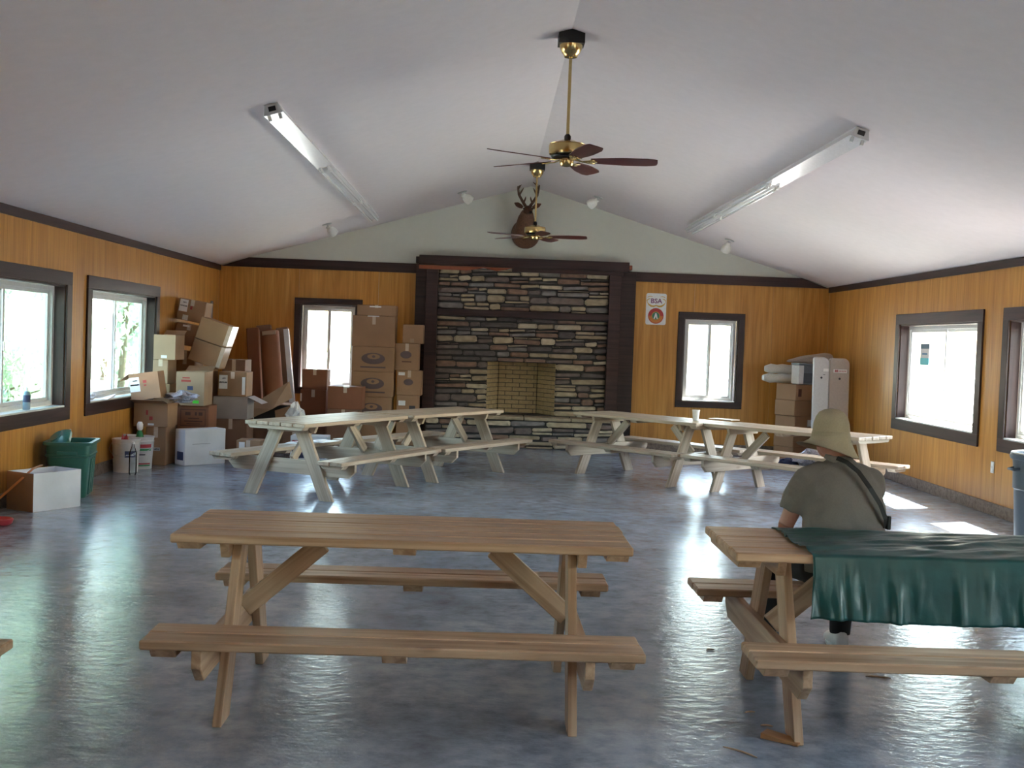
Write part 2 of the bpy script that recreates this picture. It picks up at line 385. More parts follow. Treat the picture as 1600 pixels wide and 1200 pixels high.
# front wall, behind the camera
m = MB()
fh = [hole(a, b, SW_Z, CW) for a, b in front_w]
for a, b, c, d in rects_minus(XL-WT, XR+WT, 0, ZE, fh): m.box(a, b, YF-WT, YF, c, d)
m.prism([(XL-WT, ZE), (XR+WT, ZE), (XR+WT, ZE+.02), (XM, ZR+.05), (XL-WT, ZE+.02)], WT, Matrix.Translation((0, YF-WT, 0)))
struct(m.build('wall_front', M['ply']))

# ceiling (two slopes) and the roof over it with its eaves
OV = .62
def slab(name, mat, off, th, over):
    m = MB(); sl = (ZR-ZE)/(XM-XL); sr = (ZR-ZE)/(XR-XM)
    xl, xr = XL-over, XR+over
    pts = [(xl, ZE-sl*(XL-xl)+off), (XM, ZR+off), (xr, ZE-sr*(xr-XR)+off), (xr, ZE-sr*(xr-XR)+off+th), (XM, ZR+off+th), (xl, ZE-sl*(XL-xl)+off+th)]
    yy0 = YF-.6; m.prism([pts[0], pts[1], pts[4], pts[5]], YB+.6-yy0, Matrix.Translation((0, yy0, 0)))
    m.prism([pts[1], pts[2], pts[3], pts[4]], YB+.6-yy0, Matrix.Translation((0, yy0, 0)))
    return m.build(name, mat)
struct(slab('ceiling', M['paint'], 0, .03, .10)); 
ro = slab('roof', M['roofing'], .035, .10, OV); struct(ro)

# trims under the ceiling
def beam(name, p0, p1, w_, h_, mat, parent=None):
    """board between two points (its top edge line), thickness w_ and height h_"""
    p0, p1 = Vector(p0), Vector(p1); d = p1-p0; c = (p0+p1)/2
    return board(name, d.length, w_, h_, mat, parent, c, (0, 0, math.atan2(d.y, d.x)))
n_tr = [0]
def trim(L, W, T, loc, rot, mat=None):
    n_tr[0] += 1; return struct(board('trim_%d' % n_tr[0], L, W, T, mat or M['stain'], None, loc, rot))
trim(YB-YF, .022, .085, (XL+.011, (YB+YF)/2, ZE-.045), (0, 0, R(90)))
trim(YB-YF, .022, .085, (XR-.011, (YB+YF)/2, ZE-.045), (0, 0, R(90)))
# level boards over the panels of the back wall, ends cut to the roof slope
def back_trim(xa, xb, cutleft):
    n_tr[0] += 1; z0, z1 = ZE-.02, ZE+.125
    if cutleft: pts = [(XL+.02, z0), (xb, z0), (xb, z1), (XL+.125/slope+.02, z1)]
    else: pts = [(xa, z0), (XR-.02, z0), (XR-.125/slope-.02, z1), (xa, z1)]
    struct(MB().prism(pts, .03, Matrix.Translation((0, YB-.03, 0))).build('trim_%d' % n_tr[0], M['stain']))
back_trim(XL, -1.17, True); back_trim(2.19, XR, False)
# baseboards
def baseboard(name, x, y0, y1):
    o = empty(name); struct(o); y = y0; r = random.Random(3)
    while y < y1-.05:
        L = min(r.uniform(1.3, 2.6), y1-y); board('plank', L-.004, .02, .125, M['base'], o, (x, y+L/2, .0625), (0, 0, R(90))); y += L
baseboard('baseboard_left', XL+.010, YF+.02, YB-.02); baseboard('baseboard_right', XR-.010, YF+.02, YB-.02)
ob = empty('baseboard_back'); struct(ob)
for xa, xb in ((XL+.02, -1.2), (2.2, XR-.02)): board('plank', xb-xa, .02, .125, M['base'], ob, ((xa+xb)/2, YB-.010, .0625))

# ------------------------------------------------------------------ windows
# built in a local frame: x along the wall, y outwards, z up
def window(name, width, z, cw, mat4, screen_right=True, sticker=False, flip=False):
    o = empty(name); o.matrix_world = mat4; struct(o)
    h = z[1]-z[0]; ww = width-2*cw; zz0, zz1 = z[0]+cw, z[1]-cw; t = .022
    board('casing_board', width, t, cw, M['stain'], o, (0, -t/2, z[1]-cw/2))
    board('casing_board', width, t, cw, M['stain'], o, (0, -t/2, z[0]+cw/2))
    for s in (-1, 1): board('casing_board', h-2*cw, t, cw, M['stain'], o, (s*(width/2-cw/2), -t/2, (z[0]+z[1])/2), (R(90), R(90), R(90)) if False else (0, R(-90), 0))
    # the four reveals
    d = .105
    for s in (-1, 1): board('reveal_board', zz1-zz0, d, .018, M['stain'], o, (s*(ww/2-.009), d/2, (zz0+zz1)/2), (0, R(-90), 0))
    board('reveal_board', ww-.036, d, .018, M['stain'], o, (0, d/2, zz1-.009)); board('sill', ww-.036, d+.02, .018, M['vinyl'], o, (0, d/2-.01, zz0+.009))
    # vinyl unit
    fw = .042; a, b, c, e = -ww/2+.018, ww/2-.018, zz0+.018, zz1-.018
    f = MB(); y0, y1 = d, WT+.01
    f.box(a, b, y0, y1, c, c+fw).box(a, b, y0, y1, e-fw, e).box(a, a+fw, y0, y1, c+fw, e-fw).box(b-fw, b, y0, y1, c+fw, e-fw)
    f.build('frame', M['vinyl'], o)
    mid = (a+b)/2
    for k, (s0, s1, yy) in enumerate(((a+fw, mid+.025, d+.012), (mid-.025, b-fw, d+.034))):
        sw_ = .035; s = MB(); zc, ze = c+fw, e-fw
        s.box(s0, s1, yy, yy+.02, zc, zc+sw_).box(s0, s1, yy, yy+.02, ze-sw_, ze).box(s0, s0+sw_, yy, yy+.02, zc+sw_, ze-sw_).box(s1-sw_, s1, yy, yy+.02, zc+sw_, ze-sw_)
        so = s.build('sash', M['vinyl'], o)
        MB().box(s0+sw_, s1-sw_, yy+.008, yy+.012, zc+sw_, ze-sw_).build('pane', M['glass'], so)
        if k == 0:
            MB().box(s1-.03, s1-.008, yy-.014, yy, (zc+ze)/2-.04, (zc+ze)/2+.04).build('latch', M['vinyl'], so)
    if screen_right is not None:
        s0, s1 = ((mid, b-fw) if screen_right else (a+fw, mid))
        MB().box(s0, s1, d+.060, d+.0605, c+fw, e-fw).build('screen', M['screen'], o)
    if sticker:
        st = MB().box(a+fw+.42, a+fw+.66, d+.016, d+.0185, e-.62, e-.34).build('sticker', M['paper'], o, label='white and teal maker sticker')
        st['label'] = 'white and teal sticker on the glass'
    return o
def wmat(x, y, ang): return Matrix.Translation((x, y, 0)) @ Matrix.Rotation(ang, 4, 'Z')
k = 0
for a, b in left_w: k += 1; window('window_%d' % k, b-a, SW_Z, CW, wmat(XL, (a+b)/2, R(90)), True)
stick = []
for a, b in right_w:
    k += 1; o = window('window_%d' % k, b-a, SW_Z, CW, wmat(XR, (a+b)/2, R(-90)), None)
    if k == 4: stick.append(o)
for a, b in back_w: k += 1; window('window_%d' % k, b-a, BW_Z, CWB, wmat((a+b)/2, YB, 0), None)
for a, b in front_w: k += 1; window('window_%d' % k, b-a, SW_Z, CW, wmat((a+b)/2, YF, R(180)), None)
# sticker on the glass of the far right window
w4 = stick[0]; d = .105
q = MB().box(-.78, -.50, d+.014, d+.018, 1.50, 1.76).build('sticker', M['paper'], w4, label='white and teal sticker on the glass')
MB().box(-.78, -.50, d+.0125, d+.0142, 1.70, 1.76).build('print', plain('navy_print', (.01, .08, .15), .5), q)
MB().box(-.78, -.50, d+.0125, d+.0142, 1.50, 1.585).build('print', plain('teal_print', (.05, .55, .62), .5), q)
MB().box(-.72, -.56, d+.0125, d+.0142, 1.625, 1.645).build('print', plain('navy_print', (.05, .2, .35), .5), q)

# wall sockets
for loc, rz, lab in (((XL, at_x(108, 680, XL).y, .50), R(90), 'white wall socket plate under the left windows'), ((XR, 11.757, .488), R(-90), 'white wall socket plate under the right windows')):
    o = empty('wall_socket', loc, (0, 0, rz)); tag(o, lab, 'socket')
    MB().box(-.037, .037, -.008, 0, -.06, .06).build('plate', M['vinyl'], o, bevel=.003)
    for dz in (-.025, .025): MB().box(-.016, .016, -.011, -.007, dz-.014, dz+.014).build('outlet', M['foam'], o, bevel=.002)

# ================================================================== PICNIC TABLES
TL, TH, SH, SO = 1.94, .75, .413, .778
def leg_frame(sy):
    a, b = Vector((0, sy*.125, TH-.038)), Vector((0, sy*.455, 0)); d = (b-a).normalized()
    n = Vector((1, 0, 0)).cross(d).normalized()                 # across the leg, in the y-z plane
    mt = Matrix((d, n, Vector((1, 0, 0)))).transposed().to_4x4(); mt.translation = (a+b)/2
    return a, b, mt
def leg_mesh(sy):
    """splayed leg with level-cut ends; its length on local x so that the grain follows it"""
    a, b, mt = leg_frame(sy); w2 = .07/abs((b-a).normalized().z); iv = mt.inverted(); vs = []
    for x in (-.019, .019):
        for y, z in ((a.y-w2, a.z), (a.y+w2, a.z), (b.y+w2, 0), (b.y-w2, 0)): vs.append(tuple(iv @ Vector((x, y, z))))
    return MB().add(vs, [(0, 1, 2, 3), (7, 6, 5, 4), (0, 4, 5, 1), (1, 5, 6, 2), (2, 6, 7, 3), (3, 7, 4, 0)]).mesh('leg', bevel=.003)
LEGS = {q: (leg_mesh(q), leg_frame(q)[2]) for q in (-1, 1)}
def along_y(pts, wd, bev): return MB().prism(pts, wd, Matrix.Translation((0, -wd/2, 0))).mesh('crosspiece', bevel=bev)   # length on local x; placed turned a quarter
_z0, _z1, _w = SH-.038-.14, SH-.038, SO-.03
BEAR = along_y([(-_w, _z1), (-_w, _z1-.075), (-_w+.07, _z0), (_w-.07, _z0), (_w, _z1-.075), (_w, _z1)], .038, .003)
def cleat_mesh(L, wd, th): return along_y([(-L/2, 0), (L/2, 0), (L/2-.03, -th), (-L/2+.03, -th)], wd, .002)
CT = cleat_mesh(.66, .095, .032); CL = cleat_mesh(.60, .038, .07); CS = cleat_mesh(.262, .095, .034)
QT = (0, 0, R(90))
def leaned(name, L, W, T, mat, parent, p0, p1):
    p0, p1 = Vector(p0), Vector(p1); d = p1-p0
    o = board(name, d.length, W, T, mat, parent, (p0+p1)/2, (0, -math.atan2(d.z, d.x), 0)); return o
def make_table(label, x, y, rz, mat, group=None, outer=1):
    t = empty('picnic_table', (x, y, 0), (0, 0, rz)); tag(t, label, 'picnic table', group)
    bw, gap = .1345, .0075; rr = random.Random(int(abs(x*100)+abs(y*37)))
    for i in range(5):
        board('top_board', TL, bw, .038, mat, t, (rr.uniform(-.004, .004), (i-2)*(bw+gap), TH-.019+rr.uniform(-.0012, .0012)), bev=.006)
    for s in (-1, 1):
        for i in range(2):
            board('bench_board', TL, bw, .038, mat, t, (rr.uniform(-.004, .004), s*(SO-bw/2-i*(bw+gap)), SH-.019), bev=.006)
        for q in (-1, 1):
            lg = place('leg', LEGS[q][0], mat, t); lg.matrix_basis = Matrix.Translation((s*.72, 0, 0)) @ LEGS[q][1]
        place('bench_bearer', BEAR, mat, t, (s*(.72+outer*.039), 0, 0), QT)
        place('top_cleat', CL, mat, t, (s*(.72+outer*.039), 0, TH-.0385), QT); place('top_cleat', CT, mat, t, (s*(TL/2-.065), 0, TH-.0385), QT)
        leaned('brace', .5, .038, .089, mat, t, (s*(.725 if outer > 0 else .655), 0, SH-.045), (s*(.385 if outer > 0 else .36), 0, TH-.085))
        for q in (-1, 0, 1): place('bench_cleat', CS, mat, t, (q*(TL/2-.085), s*(SO-.139), SH-.0385), QT)
    place('top_cleat', CT, mat, t, (0, 0, TH-.0385), QT)
    return t
def own_mats(t, mat):
    for c in t.children:
        for sl in c.material_slots: sl.link = 'OBJECT'; sl.material = mat
tabs = [('bare picnic table in the foreground, its whole length in view', -.3377, 5.1568, .0115, 'lumber'),
        ('foreground picnic table half covered by a green plastic sheet', 2.0335, 5.1398, -.0018, 'lumber'),
        ('picnic table at the near end of the left pair, by the cartons', -1.6183, 11.9087, 1.1163, 'lumber_pale'),
        ('picnic table at the far end of the left pair, nearest the hearth', -.612, 13.665, 1.0261, 'lumber_pale'),
        ('picnic table of the right pair next to the hearth, with a foam cup', 1.976, 13.984, -.8379, 'lumber_pale'),
        ('picnic table of the right pair behind the seated person, by the right wall', 3.385, 12.618, -.8201, 'lumber_pale'),
        ('picnic table cut off at the left picture edge, one bench end showing', -2.725, 3.56, .0, 'lumber')]
T_OBJ = []
for lab, x, y, rz, mt in tabs:
    t = make_table(lab, x, y, rz, M[mt], 'picnic tables on the concrete floor', 1 if mt == 'lumber' else -1); own_mats(t, M[mt]); T_OBJ.append(t)
def on_table(i, lx, ly, z):
    _, x, y, rz, _ = tabs[i]; c, s = math.cos(rz), math.sin(rz); return Vector((x+c*lx-s*ly, y+s*lx+c*ly, z))

# wooden wedge by the leg of the covered table, offcuts on the floor
o = MB().prism([(-.08, 0), (.08, 0), (.08, .010), (-.08, .024)], .07).build('wood_wedge', M['lumber_end'], None, (1.235, 4.635, .001), (0, 0, R(-35)), bevel=.002)
tag(o, 'reddish wood wedge on the floor at a leg of the covered table', 'wedge')
for u, v, L, a, lab in ((1110, 1015, .05, .4, 'short curled wood shaving left of the covered table'), (1372, 1058, .12, -.2, 'thin wood splinter on the floor under the covered table'), (1172, 1113, .05, .3, 'small curled shaving, the farther of two near the wedge'), (1198, 1134, .05, -.2, 'small curled shaving, the nearer of two near the wedge'), (1156, 1175, .16, -.8, 'long thin wood splinter at the bottom of the picture'), (815, 885, .10, .3, 'pale wood splinter on the floor behind the bare table')):
    p = at_z(u, v, .004); pts = [(L*(q-.5), .012*math.sin(q*3.1), 0) for q in (0, .25, .5, .75, 1)]
    tag(MB().tube(pts, [.002, .004, .004, .004, .002], 5).build('wood_shaving', M['lumber'], None, p, (0, 0, a)), lab, 'wood shaving')

# foam cup and a lid of thin board on the right pair
c = on_table(4, .0, 0, 0)
p = at_z(1087, 657, .751)
o = empty('foam_cup', (p.x, p.y, .751)); tag(o, 'white foam cup standing on the right pair of picnic tables', 'cup')
MB().lathe([(.031, 0), (.033, .004), (.046, .118), (.048, .120), (.048, .125), (.044, .125), (.030, .008)], 20, cap=True).build('body', M['foam'], o, smooth='auto')
p = at_z(1122, 657, .751); o = MB().box(-.16, .16, -.10, .10, 0, .012).build('thin_board', M['lumber_pale'], None, (p.x+.1, p.y+.15, .7515), (0, 0, R(-44)), bevel=.002); tag(o, 'thin loose board lying beside the foam cup', 'board')

# ------------------------------------------------------------------ green plastic sheet over the right foreground table
def green_sheet():
    nx, ny = 170, 100; x0 = 1.372; x1 = 3.10; tx, ty = 2.0335, 5.1398; hw = .349; drop = .27; back = .10
    v = []; f = []; tot = back+2*hw+drop
    for j in range(ny+1):
        s = tot*j/ny
        for i in range(nx+1):
            q = i/nx; x = x0+(x1-x0)*q+.012*math.sin(s*9)*(1-q)
            # tucks running slantwise across the top
            wr = noise.noise(Vector((x*4+s*9, s*4, 1.3)))*.5+noise.noise(Vector((x*9+s*24, s*8-x*2, 4.7)))*.3
            fold = noise.noise(Vector((x*9+s*1.5, .7, 9.1)))+.7*noise.noise(Vector((x*21-s*2, .2, 3.1)))+.3*noise.noise(Vector((x*44, s*6, 6.6)))
            if s < back:
                d = back-s; y = ty+hw+.008+.01*fold*d/back; z = TH+.006-d
            elif s < back+2*hw:
                e = (s-back)/(2*hw); y = ty+hw-(s-back); edge = min(1, min(e, 1-e)*9); z = TH+.005+max(0, wr*.042+.008)*edge
                y += .004*wr
            else:
                d = s-back-2*hw; d2 = d*(1+.10*q-.02*math.sin(x*6)); k = d/drop; y = ty-hw-.009-.034*max(0, fold+.35)*k-.006*k; z = TH+.004-d2
                x += .018*noise.noise(Vector((x*8, d*5, 2.2)))*k
            v.append((x, y, z))
    for j in range(ny):
        for i in range(nx): a = j*(nx+1)+i; f.append((a, a+1, a+nx+2, a+nx+1))
    m = MB(); m.add(v, f); o = m.build('plastic_sheet', M['cloth_green'], smooth=True, fix=False)
    so = o.modifiers.new('thick', 'SOLIDIFY'); so.thickness = .0012; so.offset = 1
    return tag(o, 'dark green wrinkled plastic sheet draped over the foreground table', 'tablecloth')
green_sheet()

# ================================================================== PERSON (seen from behind, sitting on the far bench, facing the hearth)
def ring(c, ax, ay, d, n=20, tw=0):
    """ellipse of half axes ax (sideways) and ay around a point, normal d"""
    d = Vector(d).normalized(); s = Vector((1, 0, 0)); s = (s-d*s.dot(d)).normalized(); b = d.cross(s)
    return [tuple(Vector(c)+s*(ax*math.cos(2*math.pi*i/n))+b*(ay*math.sin(2*math.pi*i/n))) for i in range(n)]
def limb(m, pts, rad, n=14):
    m.tube(pts, rad, n)
def remesh(o, vox, smooth=6, disp=None):
    r = o.modifiers.new('merge', 'REMESH'); r.mode = 'VOXEL'; r.voxel_size = vox; r.use_smooth_shade = True
    s = o.modifiers.new('soften', 'SMOOTH'); s.factor = .5; s.iterations = smooth
    if disp:
        tx = bpy.data.textures.new('folds', 'CLOUDS'); tx.noise_scale = disp[1]; tx.noise_depth = 2
        d = o.modifiers.new('folds', 'DISPLACE'); d.texture = tx; d.strength = disp[0]; d.mid_level = .5; d.texture_coords = 'LOCAL'
PX, PY = 1.815, 5.80                                       # seat point on the bench
def person():
    root = empty('person', (PX, PY, 0)); tag(root, 'person in khaki bucket hat and grey shirt sitting on the bench, seen from behind', 'person')
    SZ = SH
    hip = [Vector((s*.105, .02, SZ+.105)) for s in (-1, 1)]; knee = [Vector((-.24, .43, .475)), Vector((.16, .42, .475))]; ank = [Vector((-.29, .30, .085)), Vector((.13, .36, .085))]
    sho = [Vector((-.165, .065, .955)), Vector((.165, .085, .955))]; elb = [Vector((-.262, .09, .705)), Vector((.225, .30, .80))]; wri = [Vector((-.19, .32, .60)), Vector((.075, .30, 1.00))]
    b = MB()
    # trunk inside the shirt, neck and head
    b.loft([ring((0, .02, SZ+.03), .15, .10, (0, 0, 1)), ring((0, .02, SZ+.12), .165, .115, (0, 0, 1)), ring((0, .0, SZ+.25), .15, .10, (0, .1, 1)), ring((0, .01, SZ+.42), .16, .10, (0, .15, 1)), ring((0, .06, SZ+.55), .13, .08, (0, .3, 1)), ring((0, .085, SZ+.62), .06, .058, (0, .25, 1)), ring((-.02, .11, SZ+.71), .055, .056, (0, .2, 1))])
    b.ellipsoid((-.03, .135, 1.165), (.073, .095, .112), 18, 12)           # skull
    b.ellipsoid((-.035, .205, 1.115), (.052, .05, .065), 14, 10)           # jaw
    b.tube([(-.035, .235, 1.165), (-.036, .262, 1.14), (-.036, .25, 1.13)], [.012, .017, .010], 8)   # nose
    b.tube([(-.065, .24, 1.105), (-.036, .252, 1.103), (-.007, .24, 1.105)], [.006, .009, .006], 8)  # lips
    for s in (-1, 1): b.ellipsoid((-.03+s*.074, .135, 1.14), (.010, .02, .032), 8, 8)
    for k in (0, 1):
        b.tube([sho[k], (sho[k]+elb[k])/2, elb[k]], [.052, .048, .040], 14)
        b.tube([elb[k], elb[k]*.6+wri[k]*.4, wri[k]], [.040, .040, .027], 14)
        # hand: palm and five bent fingers
        d = (wri[k]-elb[k]).normalized(); side = Vector((1, 0, 0)); side = (side-d*side.dot(d)).normalized(); nrm = d.cross(side)
        if k == 1: nrm = Vector((-.3, -.6, .2)).normalized(); side = d.cross(nrm).normalized()
        else: nrm = -nrm if nrm.z > 0 else nrm
        w0 = wri[k]; b.tube([w0-d*.01, w0+d*.04, w0+d*.085], [.027, .036, .034], 12)
        for q, L in enumerate((.062, .072, .068, .052)):
            r0 = w0+d*.08+side*((q-1.5)*.019)
            p1 = r0+d*(L*.5); p2 = p1+d*(L*.32)+nrm*(L*.28); p3 = p2+d*(L*.05)+nrm*(L*.34)
            b.tube([r0-d*.01, p1, p2, p3], [.0095, .009, .0085, .007], 8)
        th = w0+d*.03+side*(-.03 if k else .03)
        b.tube([w0+d*.025, th+d*.02, th+d*.05+nrm*.015, th+d*.072+nrm*.03], [.013, .012, .010, .008], 8)
    for k in (0, 1):
        b.tube([hip[k], hip[k]*.5+knee[k]*.5, knee[k], knee[k]*.55+ank[k]*.45, ank[k]+Vector((0, 0, .0))], [.082, .075, .054, .048, .034], 14)
        f = ank[k]; b.tube([f+Vector((0, -.04, -.04)), f+Vector((0, .06, -.045)), f+Vector((0, .15, -.06))], [.03, .035, .025], 10)
    body = b.build('body', M['skin'], root, smooth=True); remesh(body, .006, 3)
    # shirt
    s_ = MB()
    s_.loft([ring((0.02, .025, SZ+.07), .212, .148, (0, 0, 1), 28), ring((0.02, .02, SZ+.16), .212, .142, (0, 0, 1), 28), ring((.015, .0, SZ+.27), .205, .13, (0, .1, 1), 28), ring((.01, .0, SZ+.39), .210, .128, (0, .15, 1), 28), ring((0, .025, SZ+.50), .200, .115, (0, .25, 1), 28), ring((0, .055, SZ+.575), .155, .09, (0, .35, 1), 28), ring((0, .075, SZ+.63), .075, .068, (0, .35, 1), 28), ring((-.005, .082, SZ+.648), .066, .060, (0, .35, 1), 28)])
    for k in (0, 1):
        s0 = sho[k]; e0 = elb[k]; q = s0*.30+e0*.70
        s_.tube([s0+Vector((.09 if k == 0 else -.09, 0, .02)), s0+Vector((0, 0, -.02)), s0*.62+e0*.38+Vector((-.006 if k == 0 else .006, 0, 0)), q], [.075, .082, .078, .072], 18)
    sh = s_.build('shirt', M['shirt'], root, smooth=True); remesh(sh, .009, 8, (.020, .085))
    # trousers
    t_ = MB(); t_.loft([ring((0, .02, SZ+.0), .17, .13, (0, 0, 1)), ring((0, .02, SZ+.06), .18, .138, (0, 0, 1)), ring((0, .02, SZ+.13), .175, .13, (0, 0, 1))])
    for k in (0, 1): t_.tube([hip[k]+Vector((0, 0, -.01)), hip[k]*.5+knee[k]*.5, knee[k], knee[k]*.5+ank[k]*.5, ank[k]+Vector((0, 0, -.005))], [.098, .09, .070, .065, .056], 16)
    tr = t_.build('trousers', M['trousers'], root, smooth=True); remesh(tr, .012, 4)
    for k in (0, 1):
        h = MB(); a = ank[k]
        def foot(y, z, w, hh): return ring((a.x, a.y+y, z), w, hh, (0, 1, 0), 14)
        h.loft([foot(-.065, .045, .025, .035), foot(-.05, .055, .036, .052), foot(0, .06, .042, .058), foot(.08, .045, .046, .043), foot(.15, .035, .044, .033), foot(.19, .028, .025, .022)])
        sh_ = h.build('shoe', M['shoe'], root, smooth=True)
        MB().loft([[(a.x+w_*math.cos(t)*1.0, a.y+.06+.13*math.sin(t), z) for t in [2*math.pi*i/20 for i in range(20)]] for w_, z in ((.044, .002), (.047, .02))]).build('sole', M['foam'], sh_)
    # bucket hat, tipped forward a little
    hm = Matrix.Translation((-.038, .125, 1.155)) @ Matrix.Rotation(R(-6), 4, 'X') @ Matrix.Rotation(R(2), 4, 'Y')
    hat = MB().lathe([(.150, -.058), (.128, -.040), (.108, -.014), (.096, .012), (.094, .05), (.090, .085), (.081, .115), (.063, .140), (.038, .154), (.010, .159), (.009, .156), (.037, .150), (.060, .136), (.078, .112), (.087, .083), (.091, .05), (.093, .012), (.105, -.016), (.125, -.042), (.147, -.061)], 36, mat=hm, cap=False)
    # brim waves, wider at the left and the back
    vv = []
    for x, y, z in hat.v:
        l = hm.inverted() @ Vector((x, y, z)); rr = math.hypot(l.x, l.y); a = math.atan2(l.y, l.x)
        k = max(0, (rr-.095)/.054) if l.z < .012 else 0; l.z += k*.008*math.sin(2*a+.6)+k*.030*math.cos(a-R(165)); sc = 1+k*.16*max(-.3, math.cos(a-R(190))); l.x *= sc; l.y *= sc*1.12
        l += Vector((noise.noise(l*22), noise.noise(l*22+Vector((5, 0, 0))), 0))*.004
        vv.append(tuple(hm @ l))
    hat.v = vv
    h = hat.build('hat', M['hat'], root, smooth=True)
    band = MB().lathe([(.0990, .008), (.0965, .034), (.0955, .034), (.0980, .008)], 36, mat=hm, cap=False)
    band.v = [tuple(hm @ ((lambda l: Vector((l.x*1.0, l.y*1.12, l.z)))(hm.inverted() @ Vector(p)))) for p in band.v]
    band.build('hat_band', M['hat'], h, smooth=True)
    MB().tube([(-.09, .04, 1.075), (-.05, .02, 1.06), (0, .025, 1.06), (.02, .04, 1.07)], [.012, .018, .018, .010], 8).build('hair', M['hair'], root, smooth=True)
    # strap from the left side of the neck over the right shoulder down to a small black case
    pts = [(-.045, .005, 1.066), (.0, -.020, 1.048), (.05, -.052, 1.005), (.10, -.090, .93), (.15, -.108, .85), (.185, -.09, .78), (.205, -.03, .73)]
    st = MB()
    P = [Vector(p)+Vector((0, -.022, .006)) for p in pts]; rings = []
    for i, p in enumerate(P):
        d = (P[min(i+1, len(P)-1)]-P[max(i-1, 0)]).normalized(); nb = Vector((.25, -1, .25)).normalized(); sd = d.cross(nb).normalized(); nb = sd.cross(d)
        rings.append([tuple(p+sd*a+nb*b_) for a, b_ in ((-.012, -.0015), (.012, -.0015), (.012, .0015), (-.012, .0015))])
    so = st.loft(rings).build('strap', M['strap'], root)
    MB().box(-.010, .010, -.016, .016, -.05, .02).build('strap_end', M['strap'], root, (.236, -.005, .765), (0, 0, R(10)), bevel=.004)
    return root
person()

# ================================================================== FIREPLACE
fp = empty('stone_fireplace', ((FBX0+FBX1)/2, YB, 0)); tag(fp, 'stacked stone fireplace with dark wooden surround and raised hearth', 'fireplace')
FX = (FBX0+FBX1)/2
def fpart(name, mb, mat, parent=None, **k):
    o = mb.build(name, mat, parent or fp, **k)
    if not parent: o.location = (-FX, -YB, 0)
    return o
STY = YB-.13                                            # stone face
SX0, SX1, SZ1 = -.845, 1.785, 2.70; HZ = .475; HY = 17.30
core = MB()
for a, b, c, d in rects_minus(SX0, SX1, 0, SZ1, [(FBX0-.01, FBX1+.01, FBZ0, FBZ1+.005)]): core.box(a, b, STY+.035, YB, c, d)
core.box(SX0-.10, SX1+.10, HY+.035, YB-.1, 0, HZ-.05)
fpart('mortar_core', core, M['mortar'])
rs = random.Random(11)
def stone_mesh(w_, h_, d_):
    """irregular block, front face at y=0 facing -y, body behind"""
    j = lambda s: rs.uniform(-s, s)
    e = min(w_, h_)*.30
    out = [(-w_/2+e+j(e*.4), -h_/2), (w_/2-e+j(e*.4), -h_/2+rs.uniform(0, .016)), (w_/2, -h_/2+e*.7+j(e*.3)), (w_/2, h_/2-e*.7+j(e*.3)), (w_/2-e+j(e*.6), h_/2), (-w_/2+e+j(e*.6), h_/2-rs.uniform(0, .016)), (-w_/2, h_/2-e*.7+j(e*.3)), (-w_/2, -h_/2+e*.7+j(e*.3))]
    n = len(out); k = .82
    vs = [(x*k, j(.006), z*k) for x, z in out]+[(x, .016+j(.004), z) for x, z in out]+[(x, d_, z) for x, z in out]
    fs = [tuple(range(n))]
    for b in (0, n): fs += [(b+i, b+n+i, b+n+(i+1) % n, b+(i+1) % n) for i in range(n)]
    return MB().add(vs, fs).mesh('stone')
def courses(x0, x1, z0, z1, holes, hmin, hmax, wmin, wmax, gap=.013):
    """uneven coursed rubble: rows of varied height split into stones, many of them halved into slivers"""
    out = []; z = z0
    while z < z1-.02:
        h = rs.uniform(hmin, hmax)
        if z1-(z+h) < hmin*.7: h = z1-z
        spans = [(x0, x1)]
        for hx0, hx1, hz0, hz1 in holes:
            if z+h > hz0+.02 and z < hz1-.02: spans = [(x0, hx0), (hx1, x1)]
        for a, b in spans:
            x = a
            while x < b-.01:
                w_ = rs.uniform(wmin, wmax)*(1.25 if rs.random() < .2 else 1)
                if b-(x+w_) < wmin*.8: w_ = b-x
                if h > .10 and rs.random() < .42:
                    s = rs.uniform(.32, .68); k = rs.uniform(-.012, .012); out.append((x, x+w_, z, z+h*s+k))
                    if w_ > .30 and rs.random() < .6: q = w_*rs.uniform(.35, .65); out += [(x, x+q, z+h*s+k, z+h), (x+q, x+w_, z+h*s+k, z+h)]
                    else: out.append((x, x+w_, z+h*s+k, z+h))
                else: out.append((x, x+w_, z+rs.uniform(0, .006), z+h-rs.uniform(0, .010)))
                x += w_
        z += h
    return [(a+gap/2, b-gap/2, c+gap/2, d-gap/2) for a, b, c, d in out]
st = [(q, STY) for q in courses(SX0, SX1, HZ+.0, FBZ1, [(FBX0, FBX1, 0, 9)], .075, .13, .15, .42)+courses(SX0, SX1, FBZ1, 1.965, [], .075, .13, .17, .46)+courses(SX0, SX1, 2.065, SZ1, [], .075, .13, .17, .46)]
sth = [(q, HY) for q in courses(SX0-.10, SX1+.10, .0, HZ-.055, [], .085, .125, .2, .55)]
allst = st+sth
for (a, b, c, d), y in allst:
    me = stone_mesh(b-a, d-c, .04); pr = rs.uniform(-.016, .030)
    place('stone', me, M['stone'], fp, ((a+b)/2-FX, y-pr-YB, max((c+d)/2, (d-c)/2+.002)), (rs.uniform(-.06, .06), rs.uniform(-.035, .035), rs.uniform(-.05, .05)))
print('stones', len(allst))
# hearth top slabs
x = SX0-.12
while x < SX1+.12-.01:
    w_ = rs.uniform(.45, .8)
    if SX1+.12-(x+w_) < .3: w_ = SX1+.12-x
    MB().box(x+.005, x+w_-.005, HY-.02, STY, HZ-.05, HZ).build('hearth_slab', M['stone'], fp, (-FX, -YB, 0), bevel=.008); x += w_
